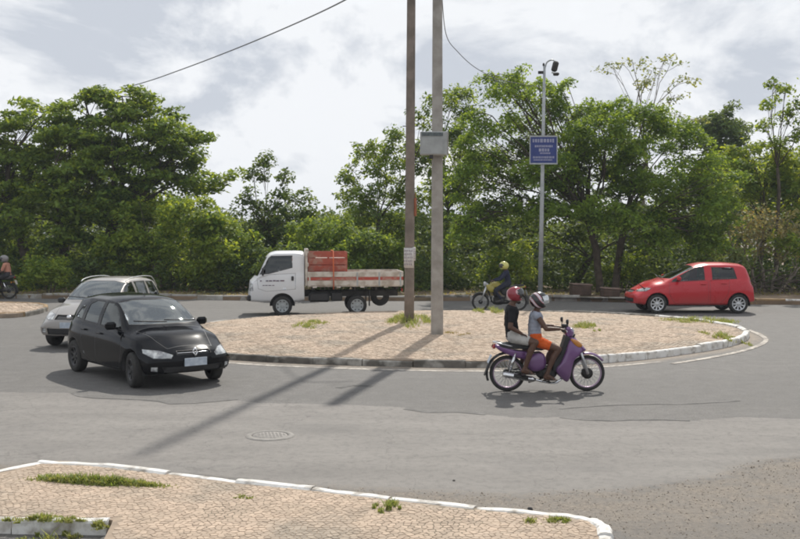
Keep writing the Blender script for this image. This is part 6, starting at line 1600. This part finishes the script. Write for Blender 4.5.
def cable(name, label, pts, r):
    tag(MB().tube(catmull(pts, 8), r, 6).build(name, M['cable'], None, fix=False), label, 'cable')
ptop = Vector((pl.location.x + .05, pl.location.y - .14, pt(411, -46, pl.location.y).z))
cable('power_cable', 'thick power cable sloping down from the dark pole to the left', [ptop + Vector((.9, 0, .1)), ptop, pt(380, -21, 27.6), pt(345, 0, 30), pt(300, 21.5, 34.5), pt(240, 47, 39.5), pt(180, 70, 44), pt(135, 85, 48), pt(60, 104, 54), pt(-120, 140, 66)], .022)
LP = gp(540, 299.5, .13); LT = pt(544.5, 66, LP.y)
cable('service_wire', 'thin service wire from the concrete pole toward the lamp post', [(prr.location.x + .08, prr.location.y - .1, 7.75), pt(446, 34, 24.6), pt(458, 52, 26.2), pt(476, 68, 28.5), pt(498, 79, 31.2), pt(522, 84, 33.8), (LT.x, LT.y, LT.z - .75)], .010)
lamp = empty('street_lamp', (LP.x, LP.y, .1), 0, 'slim galvanised lamp post with floodlight rising beside the feathery tree', 'street lamp')
hx = LT.x - LP.x; hz = LT.z - .1
part('post', M['metal_grey'], lamp, lambda m: m.tube([(0, 0, -.1), (hx * .35, 0, hz * .35), (hx * .7, 0, hz * .7), (hx, 0, hz)], [.085, .075, .06, .045], 12))
part('base_plate', M['metal_grey'], lamp, lambda m: m.box((0, 0, .05), (.34, .34, .03), bev=.005))
part('arm', M['metal_grey'], lamp, lambda m: m.tube(catmull([(hx, 0, hz - .15), (hx + .08, 0, hz + .12), (hx + .25, -.05, hz + .20), (hx + .36, -.1, hz + .12)], 4), .026, 8))
part('lamp_head', M['steel_dark'], lamp, lambda m: (m.box((hx + .34, -.14, hz - .04), (.20, .18, .36), rot=Euler((0, R(14), 0)).to_matrix(), bev=.05), m.box((hx + .38, -.14, hz - .30), (.2, .16, .10), bev=.03)))
part('lens', M['lamp_glass'], lamp, lambda m: m.box((hx + .30, -.14, hz - .26), (.16, .14, .02), rot=Euler((0, R(14), 0)).to_matrix()))
part('photocell', M['steel_dark'], lamp, lambda m: m.lathe([(.035, 0), (.04, .06), (.02, .10), (0, .11)], 10, (hx - .03, 0, hz)))
part('bracket', M['steel_dark'], lamp, lambda m: m.box((hx - .10, 0, hz - .22), (.24, .06, .10), bev=.01))
sg = pt(543.5, 150, LP.y - .12)
sign = empty('sign', sg, 0, 'square blue sign with white lines mounted high on the lamp post', 'sign')
M['sign_blue'] = pmat('sign_blue', (.016, .035, .16), (.025, .045, .20), 5, .5); M['sign_white'] = pmat('sign_white', (.33, .34, .44), (.24, .25, .36), 12, .6)
part('panel', M['sign_blue'], sign, lambda m: m.box((0, 0, 0), (.90, .025, .92), bev=.006))
for s, nm in ((1, 'top'), (-1, 'bottom')): part('frame_bar', M['metal_grey'], sign, lambda m: m.box((0, -.004, s * .47), (.97, .04, .045)))
for s in (-1, 1): part('frame_bar', M['metal_grey'], sign, lambda m: m.box((s * .465, -.004, 0), (.03, .036, .90)))
def lines(m):
    r_ = random.Random(4)
    for z, h_, x0, x1 in ((.32, .13, -.38, .38), (.13, .075, -.30, .32), (.0, .11, -.16, .20), (-.11, .06, -.12, .20), (-.25, .07, -.36, .36), (-.34, .05, -.34, .30)):
        x = x0
        while x < x1:
            w_ = r_.uniform(.35, .75) * h_; m.box((x + w_ / 2, -.0145, z), (w_, .003, h_ * r_.uniform(.85, 1.0))); x += w_ + h_ * .22
o = part('white_print', M['sign_white'], sign, lines); o['kind'] = 'stuff'
for s in (-1, 1): part('bracket', M['metal_grey'], sign, lambda m: m.box((0, .06, s * .28), (.20, .10, .04)))

# ------------------------------------------------------------------ small things on the ground
mc = gp(270, 436, 0)
cov_ = empty('manhole_cover', (mc.x, mc.y, 0), R(12), 'round worn manhole cover set in the pale lane', 'manhole cover')
M['iron'] = pmat('worn_iron', (.25, .235, .215), (.205, .19, .175), 9, .75, bump=.003, bscale=60)
M['iron_ring'] = pmat('manhole_concrete', (.27, .255, .235), (.20, .19, .172), 7, .9, bump=.004, bscale=40)
cov_.scale = (.76, .76, 1)
part('ring', M['iron_ring'], cov_, lambda m: m.lathe([(.285, .004), (.29, .014), (.37, .012), (.385, .002)], 36))
part('lid', M['iron'], cov_, lambda m: m.lathe([(0, .012), (.265, .012), (.275, .005)], 36))
def studs(m):
    for i in range(-4, 5):
        for j in range(-4, 5):
            if math.hypot(i, j) * .055 < .24: m.box((i * .055, j * .055, .0125), (.036, .036, .004), bev=.0015)
part('stud', M['iron'], cov_, studs)['kind'] = 'stuff'
def pebbles():
    r_ = np.random.default_rng(9); V = []; F = []; n0 = 0; cnt = 0
    while cnt < 3500:
        x, y = r_.uniform(-4.5, 6.5), r_.uniform(7.4, 10.6)
        if not inside(SAND, x, y) or inside(ppoly, x, y): continue
        s = r_.uniform(.003, .008) * (1.8 if r_.random() < .03 else 1); vs = r_.normal(size=(6, 3)) * .25
        base = np.array([[1, 0, 0], [0, 1, 0], [-1, 0, 0], [0, -1, 0], [0, 0, .8], [0, 0, -.6]]) + vs
        V.append(base * s + (x, y, s * .35)); F += [(n0 + a, n0 + b, n0 + c) for a, b, c in ((0, 1, 4), (1, 2, 4), (2, 3, 4), (3, 0, 4), (1, 0, 5), (2, 1, 5), (3, 2, 5), (0, 3, 5))]; n0 += 6; cnt += 1
    tag(add('gravel', np_mesh('gravel', np.concatenate(V), F), pmat('gravel_stone', (.42, .36, .29), (.30, .255, .21), 8, .95, island=.25), None, False), 'loose gravel and grit spread along the front kerb', kind='stuff')
pebbles()
def litter(name, label, cat, px, py, mat, f, z=0):
    p = gp(px, py, z); m = MB(); f(m); tag(m.build(name, mat, None), label, cat).location = p
litter('dead_leaf', 'crumpled yellow leaf lying by the front kerb', 'leaf', 435, 508.5, pmat('yellow_leaf', (.50, .36, .06), (.40, .27, .05), 20, .8), lambda m: m._add([(-.09, 0, .004), (-.03, -.035, .022), (.05, -.03, .012), (.10, .005, .02), (.04, .035, .026), (-.03, .032, .014), (0, 0, .004)], [(0, 1, 6), (1, 2, 6), (2, 3, 6), (3, 4, 6), (4, 5, 6), (5, 0, 6)], False))
litter('stone', 'small dark stone on the gritty road by the front kerb', 'stone', 530, 510, M['steel_dark'], lambda m: m.lathe([(0, 0), (.022, .003), (.026, .012), (.012, .026), (0, .028)], 7, sm=False))
litter('stone', 'single dark pebble lying on the pale lane', 'stone', 454, 481, M['steel_dark'], lambda m: m.lathe([(0, 0), (.013, .003), (.016, .008), (0, .016)], 6, sm=False))
for (px, py, w_, h_, dpt, lab) in ((582, 296, .72, .38, .5, 'dark brown block on the far kerb right of the lamp post'), (612, 297, .62, .26, .5, 'low brown block beside the leaning trunk')):
    p = gp(px, py, .13); p.y += .35
    o = empty('concrete_block', p, R(4), lab, 'block')
    part('base', pmat('brown_block', (.11, .07, .05), (.075, .05, .038), 5, .9, bump=.01, bscale=25) if px == 582 else bpy.data.materials['brown_block'], o, lambda m: m.box((0, 0, h_ / 2), (w_, dpt, h_), bev=.03))
    part('top_slab', pmat('pinkish_slab', (.25, .17, .14), (.19, .135, .11), 5, .9) if px == 582 else bpy.data.materials['pinkish_slab'], o, lambda m: m.box((.03, .02, h_ + .03), (w_ * 1.08, dpt * 1.1, .06), rot=Euler((0, R(3), 0)).to_matrix(), bev=.02))
def branches():
    r_ = random.Random(12); m = MB()
    for _ in range(90):
        px = r_.uniform(735, 830); c = pt(px, 285, r_.uniform(37.2, 39.2)); c.z = .15
        a = r_.uniform(0, math.pi); L = r_.uniform(.6, 2.2); el = r_.uniform(0, .6)
        d = Vector((math.cos(a) * math.cos(el), math.sin(a) * .4, math.sin(el))) * L
        limb(m, c + Vector((0, 0, r_.uniform(0, .5))), c + d, r_.uniform(.015, .035), .008, r_.randint(0, 9 ** 6), 4, .15, 4)
    tag(m.build('dead_branches', M['bark'], None, fix=False), 'heap of dead grey branches on the verge at right', kind='stuff')
branches()
for lab, a, b, r0 in (('pale dead trunk leaning behind the roof of the red hatchback', (742, 288, 38.6), (727, 222, 39.4), .07), ('thin dead trunk leaning right at the edge of the verge', (778, 290, 38.2), (806, 262, 38.6), .06)):
    m = MB(); A = pt(*a); A.z = .05; B = pt(*b); P_ = limb(m, A, B, r0, r0 * .4, 5, 7, .06, 7)
    rt = empty('dead_tree', (A.x, A.y, .05), 0, lab, 'dead tree')
    o = m.build('trunk', M['bark_pale'], rt, fix=False); o.data.transform(Matrix.Translation(-rt.location))
    m = MB()
    for k in range(7):
        s_ = P_[2 + k % 5]; limb(m, s_, s_ + Vector((rnd.uniform(-.7, .7), rnd.uniform(-.3, .3), rnd.uniform(.3, .9))), r0 * .35, .006, k, 4, .15, 4)
    o = m.build('twigs', M['bark_pale'], rt, fix=False); o.data.transform(Matrix.Translation(-rt.location)); o['kind'] = 'stuff'

# thin damp air, one closed box round camera and place
hz_m = bpy.data.materials.new('haze'); hz_m.use_nodes = True; hn, hl_ = hz_m.node_tree.nodes, hz_m.node_tree.links; hn.clear()
ho = N(hn, 'ShaderNodeOutputMaterial'); hv = N(hn, 'ShaderNodeVolumePrincipled'); hv.inputs['Color'].default_value = (.86, .92, 1, 1); hv.inputs['Density'].default_value = .00055; hl_.new(hv.outputs[0], ho.inputs['Volume'])
hb_ = MB(); hb_.box((0, 0, 6.9), (5200, 5200, 22)); tag(hb_.build('haze', hz_m, None), 'faint summer haze filling the air', kind='stuff')
